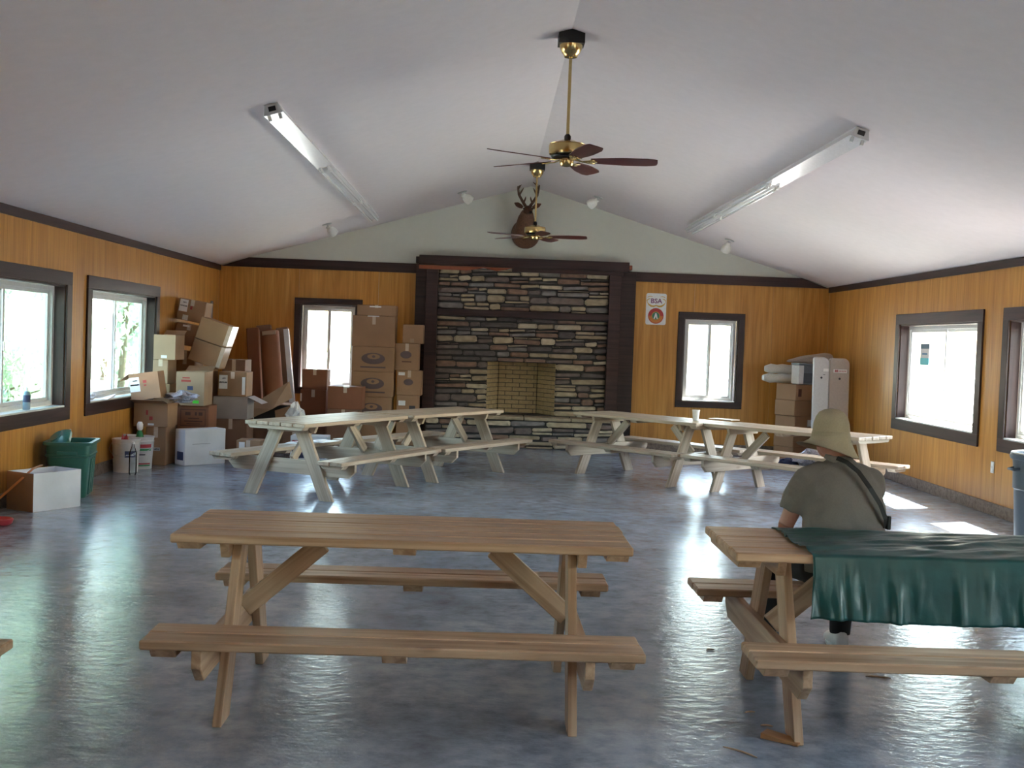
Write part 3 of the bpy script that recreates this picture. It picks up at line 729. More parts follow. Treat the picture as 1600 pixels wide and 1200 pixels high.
# firebox of yellow brick: splayed sides
FD = .50; bx0, bx1 = FBX0+.17, FBX1-.25
def brick_wall(p0, p1, z0, z1, first):
    p0, p1 = Vector((*p0, 0)), Vector((*p1, 0)); L = (p1-p0).length; ang = math.atan2((p1-p0).y, (p1-p0).x)
    bh, bl = .0675, .225; row = 0; z = z0
    back = MB().box(0, L, .012, .05, z0, z1).build('firebox_lining', M['brickjoint'], fp, (p0.x-FX, p0.y-YB, 0), (0, 0, ang))
    while z < z1-.02:
        h = min(bh, z1-z); x = -(bl/2 if (row+first) % 2 else 0)
        while x < L-.01:
            a, b = max(x, 0)+.005, min(x+bl, L)-.005
            if b-a > .02:
                k = ('br', round(b-a, 3), round(h, 3))
                if k not in _bc: _bc[k] = MB().box(-(b-a)/2, (b-a)/2, 0, .03, -h/2+.005, h/2-.005).mesh('brick', bevel=.003)
                c = p0+(p1-p0).normalized()*((a+b)/2)
                place('brick', _bc[k], M['firebrick'], fp, (c.x-FX, c.y-YB, z+h/2), (0, 0, ang))
            x += bl
        z += bh; row += 1
yb_ = STY+.035+FD
brick_wall((FBX0, STY+.035), (bx0, yb_), FBZ0, FBZ1, 0); brick_wall((bx0, yb_), (bx1, yb_), FBZ0, FBZ1, 1); brick_wall((bx1, yb_), (FBX1, STY+.035), FBZ0, FBZ1, 0)
fpart('firebox_floor', MB().box(FBX0-.02, FBX1+.02, STY, yb_+.1, FBZ0-.06, FBZ0), M['brickjoint']); fpart('firebox_roof', MB().box(FBX0-.02, FBX1+.02, STY+.036, yb_+.1, FBZ1, FBZ1+.05), M['mortar'])
fpart('smoke_shell', MB().box(FBX0-.1, FBX1+.1, yb_+.08, yb_+.14, 0, 1.6).box(FBX0-.16, FBX0-.10, YB+.17, yb_+.14, 0, 1.6).box(FBX1+.10, FBX1+.16, YB+.17, yb_+.14, 0, 1.6).box(FBX0-.16, FBX1+.16, YB+.17, yb_+.14, 1.6, 1.66), M['mortar'])
# dark wooden surround: two posts each side, header, reddish rail, mantel
def fb(name, x0, x1, y0, y1, z0, z1, mat): return fpart(name, MB().box(x0, x1, y0, y1, z0, z1), mat, bevel=.004)
fb('post', -1.02, -.835, YB-.235, YB, 0, 2.70, M['stain']); fb('post', -1.185, -1.022, YB-.10, YB, 0, 2.74, M['stain'])
fb('post', 1.775, 1.955, YB-.235, YB, 0, 2.70, M['stain']); fb('post', 1.957, 2.195, YB-.10, YB, 0, 2.74, M['stain'])
fb('header_beam', -1.13, 2.06, YB-.30, YB, 2.72, 2.865, M['stain'])
fb('header_end', -1.185, -1.13, YB-.20, YB, 2.745, 2.845, M['stain'])
fpart('red_rail', MB().prism([(-1.13, 2.715), (-1.13, 2.655), (-.4, 2.655), (-.15, 2.70), (.05, 2.66), (.2, 2.69), (.3, 2.715)], .03, Matrix.Translation((0, YB-.29, 0))), M['stain_red'], label='reddish unstained rail under the header')
fb('red_block', 2.06, 2.125, YB-.12, YB, 2.765, 2.835, M['stain_red']); fb('header_board', .28, 1.98, YB-.28, YB-.2, 2.66, 2.72, M['stain'])
fb('mantel_shelf', -.83, 1.77, YB-.30, YB-.10, 1.965, 2.065, M['stain'])

# ================================================================== CEILING FANS
def make_fan(label, y, angle):
    o = empty('ceiling_fan', (XM, y, ZR)); tag(o, label, 'ceiling fan', 'brass ceiling fans on the ridge')
    MB().prism([(-.10, -.105), (.10, -.105), (.10, -.03), (0, -.001), (-.10, -.03)], .17, Matrix.Translation((0, -.085, 0))).build('mounting_block', M['black'], o)
    MB().lathe([(.04, -.20), (.05, -.197), (.058, -.175), (.07, -.165), (.085, -.13), (.09, -.105)], 28).build('canopy', M['brass'], o, smooth='auto')
    MB().lathe([(.0125, -.80), (.0125, -.19)], 14).build('downrod', M['brass'], o, smooth='auto')
    MB().lathe([(.016, -.835), (.026, -.83), (.026, -.80), (.014, -.785)], 16).build('rod_coupling', M['black'], o, smooth='auto')
    mo = MB().lathe([(.05, -.955), (.12, -.952), (.138, -.942), (.142, -.925), (.142, -.872), (.136, -.866), (.138, -.862), (.09, -.85), (.06, -.836), (.03, -.832)], 40).build('motor_housing', M['brass'], o, smooth='auto')
    MB().lathe([(.118, -.9665), (.125, -.9535)], 40).build('dark_skirt', M['black'], mo)
    MB().lathe([(.02, -1.035), (.045, -1.028), (.055, -1.01), (.055, -.975), (.04, -.965)], 28).build('switch_housing', M['brass'], o, smooth='auto')
    for k in range(5):
        a = angle+k*2*math.pi/5; z = -.985
        bl = MB(); prof = []
        for i in range(9):
            t = i/8; w_ = .045+.028*min(1, t*2.2)
            prof.append((.185+.495*t, w_ if t < .97 else w_*.8))
        up = [(x_, w_) for x_, w_ in prof]+[(.695, .05), (.70, 0)]
        pts = up+[(x_, -w_) for x_, w_ in reversed(up[:-1])]
        n = len(pts); vs = [(x_, y_, -.003) for x_, y_ in pts]+[(x_, y_, .003) for x_, y_ in pts]
        bl.add(vs, [tuple(range(n)), tuple(range(2*n-1, n-1, -1))]+[(i, i+n, (i+1) % n+n, (i+1) % n) for i in range(n)])
        b = bl.build('blade', M['blade'], o, (0, 0, z), (R(11), 0, 0))
        b.rotation_euler = (Matrix.Rotation(a, 4, 'Z') @ Matrix.Rotation(R(-12), 4, 'X')).to_euler()
        arm = MB().tube([(.05, 0, .008), (.12, 0, -.008), (.17, .02, -.010), (.215, .035, -.008)], [.011, .011, .010, .012], 8, flat=.5).tube([(.13, 0, -.008), (.17, -.02, -.010), (.215, -.035, -.008)], [.010, .010, .012], 8, flat=.5)
        arm.tube([(.17, 0, -.009), (.235, 0, -.008)], [.012, .016], 8, flat=.4)
        arm.build('blade_iron', M['brass'], b, smooth=True)
    return o
make_fan('nearer brass ceiling fan with dark red blades', 8.95, R(-4)); make_fan('farther brass ceiling fan hanging in front of the deer head', 15.45, R(-8))

# ================================================================== STRIP LIGHTS
def make_strip(label, side, y0, y1, tubes):
    x_ = -1.735 if side < 0 else 2.79; sl_ = slope if side < 0 else (ZR-ZE)/(XR-XM); zc = ZR-sl_*abs(x_-XM); tilt = math.atan(slope)*(-1 if side < 0 else 1)
    o = empty('strip_light', (x_, y0, zc-.003), (0, tilt, 0)); tag(o, label, 'strip light', 'fluorescent strip lights on the sloping ceiling')
    L = y1-y0; w_ = .075
    MB().prism([(-w_, -.075), (w_, -.075), (w_*.7, -.015), (w_*.7, 0), (-w_*.7, 0), (-w_*.7, -.015)], L-.02, Matrix.Translation((0, .01, 0))).build('housing', M['white_metal'], o)
    e = MB().prism([(-w_*1.02, -.078), (w_*1.02, -.078), (w_*.72, -.015), (w_*.72, 0), (-w_*.72, 0), (-w_*.72, -.015)], .01).build('end_plate', M['steel'], o)
    MB().box(-.028, .028, -.003, .001, -.055, -.018).build('knockout', M['black'], e)
    e2 = MB().prism([(-w_*1.02, -.078), (w_*1.02, -.078), (w_*.72, -.015), (w_*.72, 0), (-w_*.72, 0), (-w_*.72, -.015)], .01, Matrix.Translation((0, L-.01, 0))).build('end_plate', M['steel'], o)
    for sx in (-1, 1):
        for yy in (.05, L-.05): MB().box(sx*.042-.012, sx*.042+.012, yy-.012, yy+.012, -.115, -.075).build('lamp_holder', M['vinyl'], o, bevel=.003)
        if tubes:
            T = MB().tube([(sx*.042, .062, -.102), (sx*.042, L-.062, -.102)], .0165, 12).build('tube', M['tube'], o, smooth='auto')
            for yy in (.075, L-.075): MB().tube([(sx*.042, yy-.014, -.102), (sx*.042, yy+.014, -.102)], .0175, 12).build('tube_cap', M['steel'], T)
segs = ((8.85, 11.57, False, 'nearest'), (11.58, 14.28, True, 'middle'), (14.29, 16.4, True, 'farthest'))
for s, nm in ((-1, 'left'), (1, 'right')):
    for a, b, tb, pos in segs: make_strip('%s of the white strip lights on the %s ceiling slope%s' % (pos, nm, '' if tb else ', without tubes'), s, a, b, tb)

# ================================================================== FLOODLIGHTS on the ceiling near the back wall
for u, v, side, dx, lab in ((722, 300, -1, .10, 'white spotlight left of the deer head'), (935, 308, 1, -.10, 'white spotlight right of the deer head'), (511, 350, -1, .06, 'white spotlight low on the left ceiling slope'), (1140, 375, 1, .0, 'white spotlight low on the right ceiling slope')):
    d = ray(u, v); XE = XL if side < 0 else XR; mm = (ZR-ZE)/(XM-XE); tt = (ZE-CZ-mm*XE)/(d.z-mm*d.x); p = EYE+d*tt
    o = empty('spotlight', p, (0, math.atan(slope)*(-1 if side < 0 else 1), 0)); tag(o, lab, 'spotlight', 'white spotlights along the back of the ceiling')
    MB().lathe([(.065, -.012), (.07, -.008), (.07, -.001)], 24).build('base_plate', M['steel'], o)
    MB().tube([(0, 0, -.008), (0, 0, -.03)], .012, 10).build('swivel', M['white_metal'], o)
    aim = Vector((dx*1.3, .10, -.16)).normalized(); rot = aim.to_track_quat('-Z', 'Y').to_matrix().to_4x4()
    hd = MB().lathe([(.062, -.150), (.066, -.148), (.072, -.125), (.07, -.09), (.055, -.05), (.036, -.03), (.034, .005), (.02, .012)], 24, mat=Matrix.Translation((0, 0, -.04)) @ rot).build('lamp_head', M['lamp_white'], o, smooth='auto')
    MB().lathe([(.01, -.162), (.045, -.158), (.062, -.149), (.04, -.140)], 24, mat=Matrix.Translation((0, 0, -.04)) @ rot).build('bulb_face', M['foam'], hd, smooth='auto')

# ================================================================== DEER HEAD
def deer():
    o = empty('deer_head', (.47, YB, 3.2)); tag(o, 'mounted deer head with antlers on the gable above the mantel', 'deer head')
    b = MB()
    def rg(x, y, z, rx, rz, d): return ring((x, y, z), rx, rz, d, 20)
    # shoulder, chest and neck rising to the head
    b.ellipsoid((0, -.10, .055), (.225, .15, .23), 22, 14)
    b.tube([(0, -.12, .02), (0, -.20, .16), (-.005, -.27, .28), (.01, -.33, .36)], [.19, .165, .125, .09], 18)
    # skull, muzzle turned a little to the right
    b.ellipsoid((.015, -.36, .385), (.072, .10, .075), 16, 12)
    b.tube([(.015, -.40, .385), (.035, -.49, .355), (.045, -.55, .335), (.048, -.575, .33)], [.062, .045, .038, .022], 14)
    body = b.build('head_and_shoulder', M['deer'], o, smooth=True); remesh(body, .010, 6)
    MB().ellipsoid((.05, -.575, .335), (.026, .018, .02), 12, 8).build('nose', M['dark_hide'], o, smooth=True)
    MB().lathe([(.19, 0), (.20, .012), (.20, .022), (.0, .024)], 28, mat=Matrix.Translation((0, 0, .05)) @ Matrix.Rotation(R(90), 4, 'X')).build('wall_plaque', M['stain'], o)
    for s in (-1, 1):
        MB().ellipsoid((.015+s*.066, -.40, .405), (.012, .016, .014), 10, 8).build('eye', M['dark_hide'], o, smooth=True)
        er = Matrix.Translation((.01+s*.075, -.33, .43)) @ Matrix.Rotation(R(s*62), 4, 'Y') @ Matrix.Rotation(R(-10), 4, 'X')
        MB().loft([ring((0, 0, z), rx, ry, (0, 0, 1), 12) for z, rx, ry in ((0, .022, .014), (.05, .036, .014), (.10, .034, .010), (.145, .008, .005))], mat=er).build('ear', M['deer'], o, smooth=True)
        a = MB(); bx = .01+s*.035
        beam_ = [(bx, -.34, .45), (bx+s*.05, -.32, .53), (bx+s*.105, -.33, .62), (bx+s*.12, -.38, .70), (bx+s*.085, -.45, .755), (bx+s*.03, -.50, .79)]
        a.tube(beam_, [.024, .021, .019, .016, .013, .006], 10)
        for p0, p1, p2 in (((bx+s*.03, -.325, .50), (bx+s*.005, -.36, .56), (bx+s*.0, -.37, .59)), ((bx+s*.10, -.33, .61), (bx+s*.06, -.37, .68), (bx+s*.035, -.39, .72)), ((bx+s*.12, -.38, .70), (bx+s*.125, -.39, .77), (bx+s*.10, -.41, .83)), ((bx+s*.085, -.45, .755), (bx+s*.075, -.46, .81), (bx+s*.06, -.47, .84))):
            a.tube([p0, p1, p2], [.015, .012, .004], 8)
        a.build('antler', M['antler'], o, smooth=True)
deer()

# ================================================================== WALL SIGN
def sign():
    a, b = at_y(1008.5, 458, YB), at_y(1041.5, 508, YB); w_, h_ = .315, .485
    o = empty('wall_sign', ((a.x+b.x)/2+.0, YB-.001, (a.z+b.z)/2)); tag(o, 'white rounded sign with gold scroll and round red emblem', 'sign')
    r_ = .03; pts = []
    for cx, cz, a0 in ((w_/2-r_, h_/2-r_, 0), (-w_/2+r_, h_/2-r_, 90), (-w_/2+r_, -h_/2+r_, 180), (w_/2-r_, -h_/2+r_, 270)):
        for q in range(5): t = R(a0+q*22.5); pts.append((cx+r_*math.cos(t), cz+r_*math.sin(t)))
    MB().prism(pts, .005, Matrix.Translation((0, -.005, 0))).build('plate', M['paper'], o)
    gold = plain('gold_print', (.62, .36, .06), .5); red = plain('red_print', (.42, .03, .03), .5); orange = plain('orange_print', (.55, .16, .03), .5); green = plain('green_print', (.03, .18, .11), .5); purple = plain('purple_print', (.18, .03, .14), .5); dark = plain('dark_green_print', (.02, .05, .05), .5)
    def disc(name, r0, r1, x_, z_, y_, mat, a0=0, a1=360, sx=1, n=32):
        m = MB(); vs = []; fs = []
        for i in range(n+1):
            t = R(a0+(a1-a0)*i/n); c, s = math.cos(t), math.sin(t); vs += [(x_+r0*c*sx, y_, z_+r0*s), (x_+r1*c*sx, y_, z_+r1*s)]
        for i in range(n): fs.append((2*i, 2*i+1, 2*i+3, 2*i+2))
        return m.add(vs, fs).build(name, mat, o)
    # gold scroll round the letters: lower swag and two side curls
    def ribbon(pts, ws):
        vs = []; fs = []
        for k, (x_, z_) in enumerate(pts):
            a, b = pts[max(k-1, 0)], pts[min(k+1, len(pts)-1)]; d = Vector((b[0]-a[0], b[1]-a[1])).normalized(); nx, nz = -d.y*ws[k], d.x*ws[k]
            vs += [(x_-nx, -.0057, z_-nz), (x_+nx, -.0057, z_+nz)]
        for k in range(len(pts)-1): fs.append((2*k, 2*k+1, 2*k+3, 2*k+2))
        return MB().add(vs, fs).build('scroll', gold, o)
    ribbon([(-.14, .10), (-.115, .068), (-.08, .046), (-.04, .042), (0, .056), (.04, .042), (.08, .046), (.115, .068), (.14, .10)], [.003, .010, .014, .012, .010, .012, .014, .010, .003])
    for s in (-1, 1):
        ribbon([(s*.14, .10), (s*.146, .13), (s*.125, .15), (s*.095, .16)], [.003, .006, .006, .004]); ribbon([(s*.14, .175), (s*.12, .19), (s*.09, .195), (s*.06, .19)], [.003, .005, .005, .003])
    lt = place('lettering', text_mesh('BSA', .105), purple, o, (0, -.0058, .122), (R(90), 0, 0)); lt.scale = (1.0, .95, 1)
    zc = -.105
    disc('ring', .055, .117, 0, zc, -.0056, red, 0, 180); disc('ring', .055, .117, 0, zc, -.0056, orange, 180, 360); disc('rim', .112, .121, 0, zc, -.0060, red); disc('rim', .058, .066, 0, zc, -.0060, gold); disc('emblem_field', 0, .060, 0, zc, -.0058, green)
    MB().add([(-.034, -.0064, zc-.045), (-.012, -.0064, zc-.045), (0, -.0064, zc-.005), (.012, -.0064, zc-.045), (.034, -.0064, zc-.045), (.008, -.0064, zc+.045), (-.008, -.0064, zc+.045)], [(0, 1, 2, 6), (2, 3, 4, 5), (2, 5, 6)]).build('letter_shape', M['paper'], o)
    MB().add([(-.010, -.0062, zc-.045), (.010, -.0062, zc-.045), (0, -.0062, zc-.01)], [(0, 1, 2)]).build('letter_shade', dark, o)
    for k in range(10):
        t = R(200+k*15.5); MB().box(-.004, .004, -.0004, 0, -.008, .008).build('ring_mark', gold, o, (.088*math.cos(t), -.0060, zc+.088*math.sin(t)), (0, -t+R(90), 0))
sign()
# ================================================================== CARTONS AND CLUTTER
def carton(label, x0, x1, y, dep, z0, z1, mat='card', rz=0, tilt=0, marks=(), tape=True, open_=False, cat='carton', group=None, flaps=(1, 1, 1, 1), pivot=None):
    """front face at y between x0,x1; rz turns about the front centre; tilt rolls sideways about the base centre; marks are (material, fx0, fx1, fz0, fz1)"""
    w_, h_ = x1-x0, z1-z0
    o = empty('carton', ((x0+x1)/2, y, z0)); o.rotation_euler = (Matrix.Rotation(rz, 4, 'Z') @ Matrix.Rotation(tilt, 4, 'Y')).to_euler()
    tag(o, label, cat, group); mt = M[mat]
    if not open_:
        m = MB().box(-w_/2, w_/2, 0, dep, 0, h_)
        b = m.build('body', mt, o, bevel=.006)
        if tape:
            MB().box(-.025, .025, -.001, dep*.999, h_-.0005, h_+.001).build('tape', M['tape'], o)
            MB().box(-.025, .025, -.0015, .0005, h_*.72, h_+.001).build('tape', M['tape'], o)
    else:
        t = .006; m = MB()
        m.box(-w_/2, w_/2, 0, dep, 0, t).box(-w_/2, w_/2, 0, t, t, h_).box(-w_/2, w_/2, dep-t, dep, t, h_).box(-w_/2, -w_/2+t, t, dep-t, t, h_).box(w_/2-t, w_/2, t, dep-t, t, h_)
        m.build('body', mt, o); f = min(w_, dep)*.48
        for q, (on, px_, py_, ang, L) in enumerate(((flaps[0], 0, 0, 0, w_), (flaps[1], 0, dep, 180, w_), (flaps[2], -w_/2, dep/2, -90, dep), (flaps[3], w_/2, dep/2, 90, dep))):
            if not on: continue
            fo = MB().box(-L/2+.004, L/2-.004, -f, 0, -.002, .002).build('flap', mt, o, (px_, py_, h_+.002))
            fo.rotation_euler = (Matrix.Rotation(R(ang), 4, 'Z') @ Matrix.Rotation(R(on if on != 1 else 35), 4, 'X')).to_euler()
    for mk in marks:
        mm, a, b_, c, d_ = mk[:5]
        if len(mk) > 5:
            pts = [(-w_/2+w_*((a+b_)/2+(b_-a)/2*math.cos(t_)), h_*((c+d_)/2+(d_-c)/2*math.sin(t_))) for t_ in [2*math.pi*q/18 for q in range(18)]]
            MB().prism(pts, .002, Matrix.Translation((0, -.0015-mk[5], 0))).build('print_mark', M[mm], o); continue
        MB().box(-w_/2+a*w_, -w_/2+b_*w_, -.002, .0005, c*h_, d_*h_).build('print_mark' if 'ink' in mm else 'paper_label', M[mm], o)
    return o
def px(u0, u1, vt, vb, y):
    vc = (vt+vb)/2; uc = (u0+u1)/2
    return at_y(u0, vc, y).x, at_y(u1, vc, y).x, at_y(uc, vb, y).z, at_y(uc, vt, y).z
def cpx(label, u0, u1, vt, vb, y, dep, mat='card', z0=None, **k):
    x0, x1, a, b = px(u0, u1, vt, vb, y)
    if z0 is not None: a = z0
    carton(label, x0, x1, y, dep, a, b, mat, **k); return b
GL = 'cartons piled in the left corner'; GS = 'cartons stacked beside the left back window'; GR = 'cartons stacked in the right corner'
lab = lambda a, b, c, d: [('paper', a, b, c, d), ('ink', a+.02, b-.02, c+(d-c)*.42, c+(d-c)*.52), ('ink', a+(b-a)*.35, b-(b-a)*.2, c+(d-c)*.72, c+(d-c)*.80)]
# column A, nearest the camera
z = cpx('tall upright carton on the floor beside the white buckets', 227, 259, 667, 727, 13.55, .40, 'card', z0=0, marks=[('paper', .28, .72, .38, .46), ('ink', .33, .67, .40, .44)], group=GL)
z = cpx('open carton with spread flaps above the tall upright carton', 209, 262, 630, 667, 13.53, .42, 'card', z0=z+.002, open_=True, flaps=(-14, 20, 0, -25), tape=False, marks=[('ink_red', .36, .42, .5, .7), ('ink_red', .46, .56, .28, .44), ('paper', .42, .60, .06, .14)], group=GL)
a = at_y(228, 621, 13.42); o = carton('small tilted carton with a white address label, on the open carton', a.x-.17, a.x+.17, 13.44, .26, z+.05, z+.05+.31, 'card', tilt=R(-9), open_=True, flaps=(0, 0, 30, 0), tape=False, marks=lab(.0, .34, .32, .86)+[('ink_red', .46, .58, .62, .72), ('ink_red', .48, .56, .50, .56)], group=GL)
# column C by the window
x0, x1, _, _ = px(240, 274, 523, 562, 14.38)
zc = [at_y(257, v, 14.38).z for v in (640, 600, 562, 523)]
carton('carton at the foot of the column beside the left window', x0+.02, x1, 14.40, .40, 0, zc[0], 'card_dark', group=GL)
carton('carton with torn paper, third down in the column by the window', x0-.0, x1-.06, 14.40, .38, zc[0]+.002, zc[1], 'card', group=GL)
carton('grey-brown carton under the pale open one by the window', x0-.01, x1-.09, 14.40, .38, zc[1]+.002, zc[2], 'card_light', group=GL)
carton('pale open carton highest in the column by the window', x0, x1, 14.38, .42, zc[2]+.002, zc[3], 'card_light', open_=True, tape=False, flaps=(0, -25, 0, 0), marks=[('paper', .35, .62, .06, .17)], group=GL)
# column D: two leaning cartons against the wall on hidden supports
x0, x1, _, _ = px(268, 304, 545, 600, 15.3); x0 = max(x0, XL+.03)
zd = at_y(290, 541, 15.3).z
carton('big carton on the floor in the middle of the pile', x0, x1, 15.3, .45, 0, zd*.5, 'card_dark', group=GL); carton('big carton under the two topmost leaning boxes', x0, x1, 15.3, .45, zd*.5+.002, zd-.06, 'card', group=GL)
def tilted(label, u, v, w_, h_, y, dep, deg, mat, rz=0, lift=0, **k):
    p = at_y(u, v, y); return carton(label, p.x-w_/2, p.x+w_/2, y, dep, p.z+lift, p.z+h_+lift, mat, tilt=R(deg), rz=rz, group=GL, **k)
tilted('leaning carton just under the topmost labelled one', 290, 540, .34, .285, 15.3, .34, 9, 'card', marks=[('paper', .26, .52, .86, .95)])
tilted('topmost leaning carton with a white address label, near the wall', 296, 502, .36, .285, 15.3, .34, 9, 'card', rz=R(0), marks=lab(.04, .34, .40, .96)+[('ink_red', .44, .52, .55, .7), ('paper', .22, .42, .02, .26)])
# column E: two shiny taped cartons leaning right
x0, x1, _, _ = px(303, 331, 575, 640, 14.95)
ze = at_y(320, 575, 14.95).z
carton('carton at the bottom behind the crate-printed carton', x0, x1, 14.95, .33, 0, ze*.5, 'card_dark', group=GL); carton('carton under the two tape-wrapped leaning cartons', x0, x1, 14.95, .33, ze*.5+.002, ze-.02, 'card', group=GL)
for lb, u, v in (('lower of two tape-wrapped cartons leaning to the right', 317, 569), ('upper of two tape-wrapped cartons leaning to the right', 328.5, 535.5)):
    o = tilted(lb, u, v, .42, .285, 14.92, .34, 17, 'card', tape=False)
    MB().box(.16, .212, -.002, .342, .02, .287).build('tape', M['tape'], o, label='glossy clear tape wrapped round the edge')
# column B: crate print and green tag
x0, x1, _, _ = px(277, 326, 634, 672, 14.22); zb = [at_y(300, v, 14.22).z for v in (672, 634)]
carton('carton on the floor behind the white carton', x0+.02, x1-.01, 14.24, .42, 0, zb[0], 'card_dark', group=GL)
fr = [('ink_brown', .10, .90, .83, .86), ('ink_brown', .10, .90, .16, .19), ('ink_brown', .10, .115, .16, .86), ('ink_brown', .885, .90, .16, .86), ('ink_brown', .25, .42, .60, .74), ('ink_brown', .56, .62, .60, .74), ('ink_brown', .68, .80, .60, .74), ('ink_brown', .35, .70, .46, .50), ('ink_brown', .22, .80, .34, .38), ('ink_brown', .30, .74, .24, .27)]
carton('red-brown carton with dark framed print under the green-tagged one', x0, x1, 14.22, .42, zb[0]+.002, zb[1], 'card_red', marks=fr, tape=False, group=GL)
x0, x1, _, b = px(275, 319, 581, 634, 14.20)
carton('open carton with a bright green tag and red print', x0, x1, 14.20, .42, zb[1]+.002, b, 'card_light', open_=True, tape=False, flaps=(0, -20, 0, 0), marks=[('green_tag', .60, .82, .07, .16), ('ink_red', .18, .52, .70, .76), ('ink_red', .22, .48, .80, .84), ('ink_blue', .40, .60, .46, .58), ('ink_red', .30, .62, .28, .31)], group=GL)
# white carton and the small one beside it
p = at_z(288, 728, 0); q = Vector((-3.17, 13.99, 0)); L = .56; ang = R(47)
c = p+Vector((math.cos(ang), math.sin(ang), 0))*(L/2)
o = carton('white carton on the floor in front of the left pile', c.x-L/2, c.x+L/2, c.y, .21, 0, .425, 'white_card', rz=ang, tape=False, marks=[('ink', .18, .62, .585, .592)], group=GL)
MB().box(-L/2-.001, -L/2+.0005, .03, .16, .06, .16).build('print_mark', M['ink_blue'], o)
o = carton('small brown carton with white label beside the white carton', -3.05, -2.76, 14.02, .30, 0, .285, 'card', marks=[('paper', .12, .36, .55, .92)], group=GL)
# column F
x0, x1, _, _ = px(341, 385, 581, 620, 14.95); zf = [at_y(363, v, 14.95).z for v in (655, 620, 581)]
carton('dark carton on the floor under the open grey carton', x0-.05, x1+.02, 14.97, .40, 0, zf[0], 'card_dark', group=GL)
carton('open grey carton under the labelled carton right of the green tag', x0-.06, x1+.02, 14.95, .42, zf[0]+.002, zf[1], 'card_grey', open_=True, tape=False, flaps=(0, 0, 0, 25), group=GL)
carton('labelled carton with white shipping labels right of the green tag', x0, x1, 14.96, .38, zf[1]+.004, zf[2], 'card', marks=lab(.02, .32, .30, .86)+[('paper', .84, .95, .08, .80)], group=GL)
x0, x1, _, _ = px(346, 382, 560, 640, 15.6); zg = at_y(370, 562, 15.6).z
carton('tall brown carton behind the shipping-labelled carton', x0, x1, 15.62, .40, 0, zg, 'card_dark', group=GL)
# grey strip of board standing in the corner
a = at_y(331, 470, 16.9); o = board('grey_board', a.z, .09, .02, plain('grey_board', (.22, .20, .20), .6), None, (a.x+.0, 16.9, a.z/2), (R(0), R(-90), 0)); tag(o, 'narrow grey board standing upright in the left corner', 'board')
# crumpled film coming out of the open carton
def crumple(name, label, cat, p, size, mat, seed, n=14):
    r = random.Random(seed); m = MB(); rings = []
    for j in range(9):
        t = j/8; row = []
        for i in range(n):
            a = 2*math.pi*i/n; rr = math.sin(math.pi*(.06+.88*t))*(1+.45*r.uniform(-1, 1)); row.append((size[0]*rr*math.cos(a), size[1]*rr*math.sin(a), size[2]*t+size[2]*.12*r.uniform(-1, 1)*(0 if j == 0 else 1)))
        rings.append(row)
    m.loft(rings); o = m.build(name, mat, None, p); zmin = min(v.co.z for v in o.data.vertices)
    for v in o.data.vertices: v.co.z -= zmin
    return tag(o, label, cat)
a = at_y(283, 622, 13.62); crumple('plastic_film', 'crumpled grey plastic film spilling from the open carton', 'plastic film', (a.x, a.y+.02, z+.01), (.17, .12, .14), M['sheet_plastic'], 4)
# long leaning cartons and rolls
def long_box(label, u0, u1, vt, ub0, ub1, y, mat, w2, kind='long_carton', cat='carton', roundy=False, z0=0.0, extra=None):
    """leans back onto the wall: top edge from the pixels, foot on the floor"""
    tp = at_y((u0+u1)/2, vt, y+.55); bt = at_y((ub0+ub1)/2, 660, y); wd = at_y(u1, vt, y+.5).x-at_y(u0, vt, y+.5).x
    foot = Vector((bt.x, y, z0)); top = Vector((tp.x, y+.55, tp.z)); L = (top-foot).length; d = (top-foot).normalized()
    o = empty(kind, foot); o.rotation_euler = d.to_track_quat('Z', 'Y').to_euler(); tag(o, label, cat, 'long cartons leaning in the left corner')
    # make the local x run sideways
    sx = Vector((1, 0, 0)); sx = (sx-d*sx.dot(d)).normalized(); sy = d.cross(sx); o.rotation_euler = Matrix((sx, sy, d)).transposed().to_euler()
    if roundy: MB().loft([ring((0, 0, zz), wd/2, w2/2, (0, 0, 1), 18) for zz in (w2*.05, L*.3, L*.6, L)]).build('body', M[mat], o, smooth='auto')
    else: MB().box(-wd/2, wd/2, -w2/2, w2/2, w2*.12, L).build('body', M[mat], o, bevel=.01)
    if extra:
        for mm, x0, x1, zz0, zz1 in extra: MB().box(x0*wd, x1*wd, -w2/2-.004, -w2/2+.02, zz0*L, zz1*L).build('wrap', M[mm], o)
    return o
long_box('leftmost long carton leaning on the back wall', 386, 405, 514, 397, 412, 16.95, 'card_red', .14)
long_box('long carton half hidden behind the brown roll', 401, 424, 509, 412, 430, 17.13, 'card_dark', .09)
long_box('round brown roll taped around the middle, among long cartons', 407, 436, 519, 425, 445, 16.70, 'card_red', .22, 'long_roll', 'roll', True, extra=[('card_light', -.36, .36, .955, .99)])
long_box('rightmost long carton with white plastic wrap, left of the window', 432, 451, 514, 450, 464, 16.93, 'card_dark', .16, extra=[('white_card', .12, .52, .02, .98)])
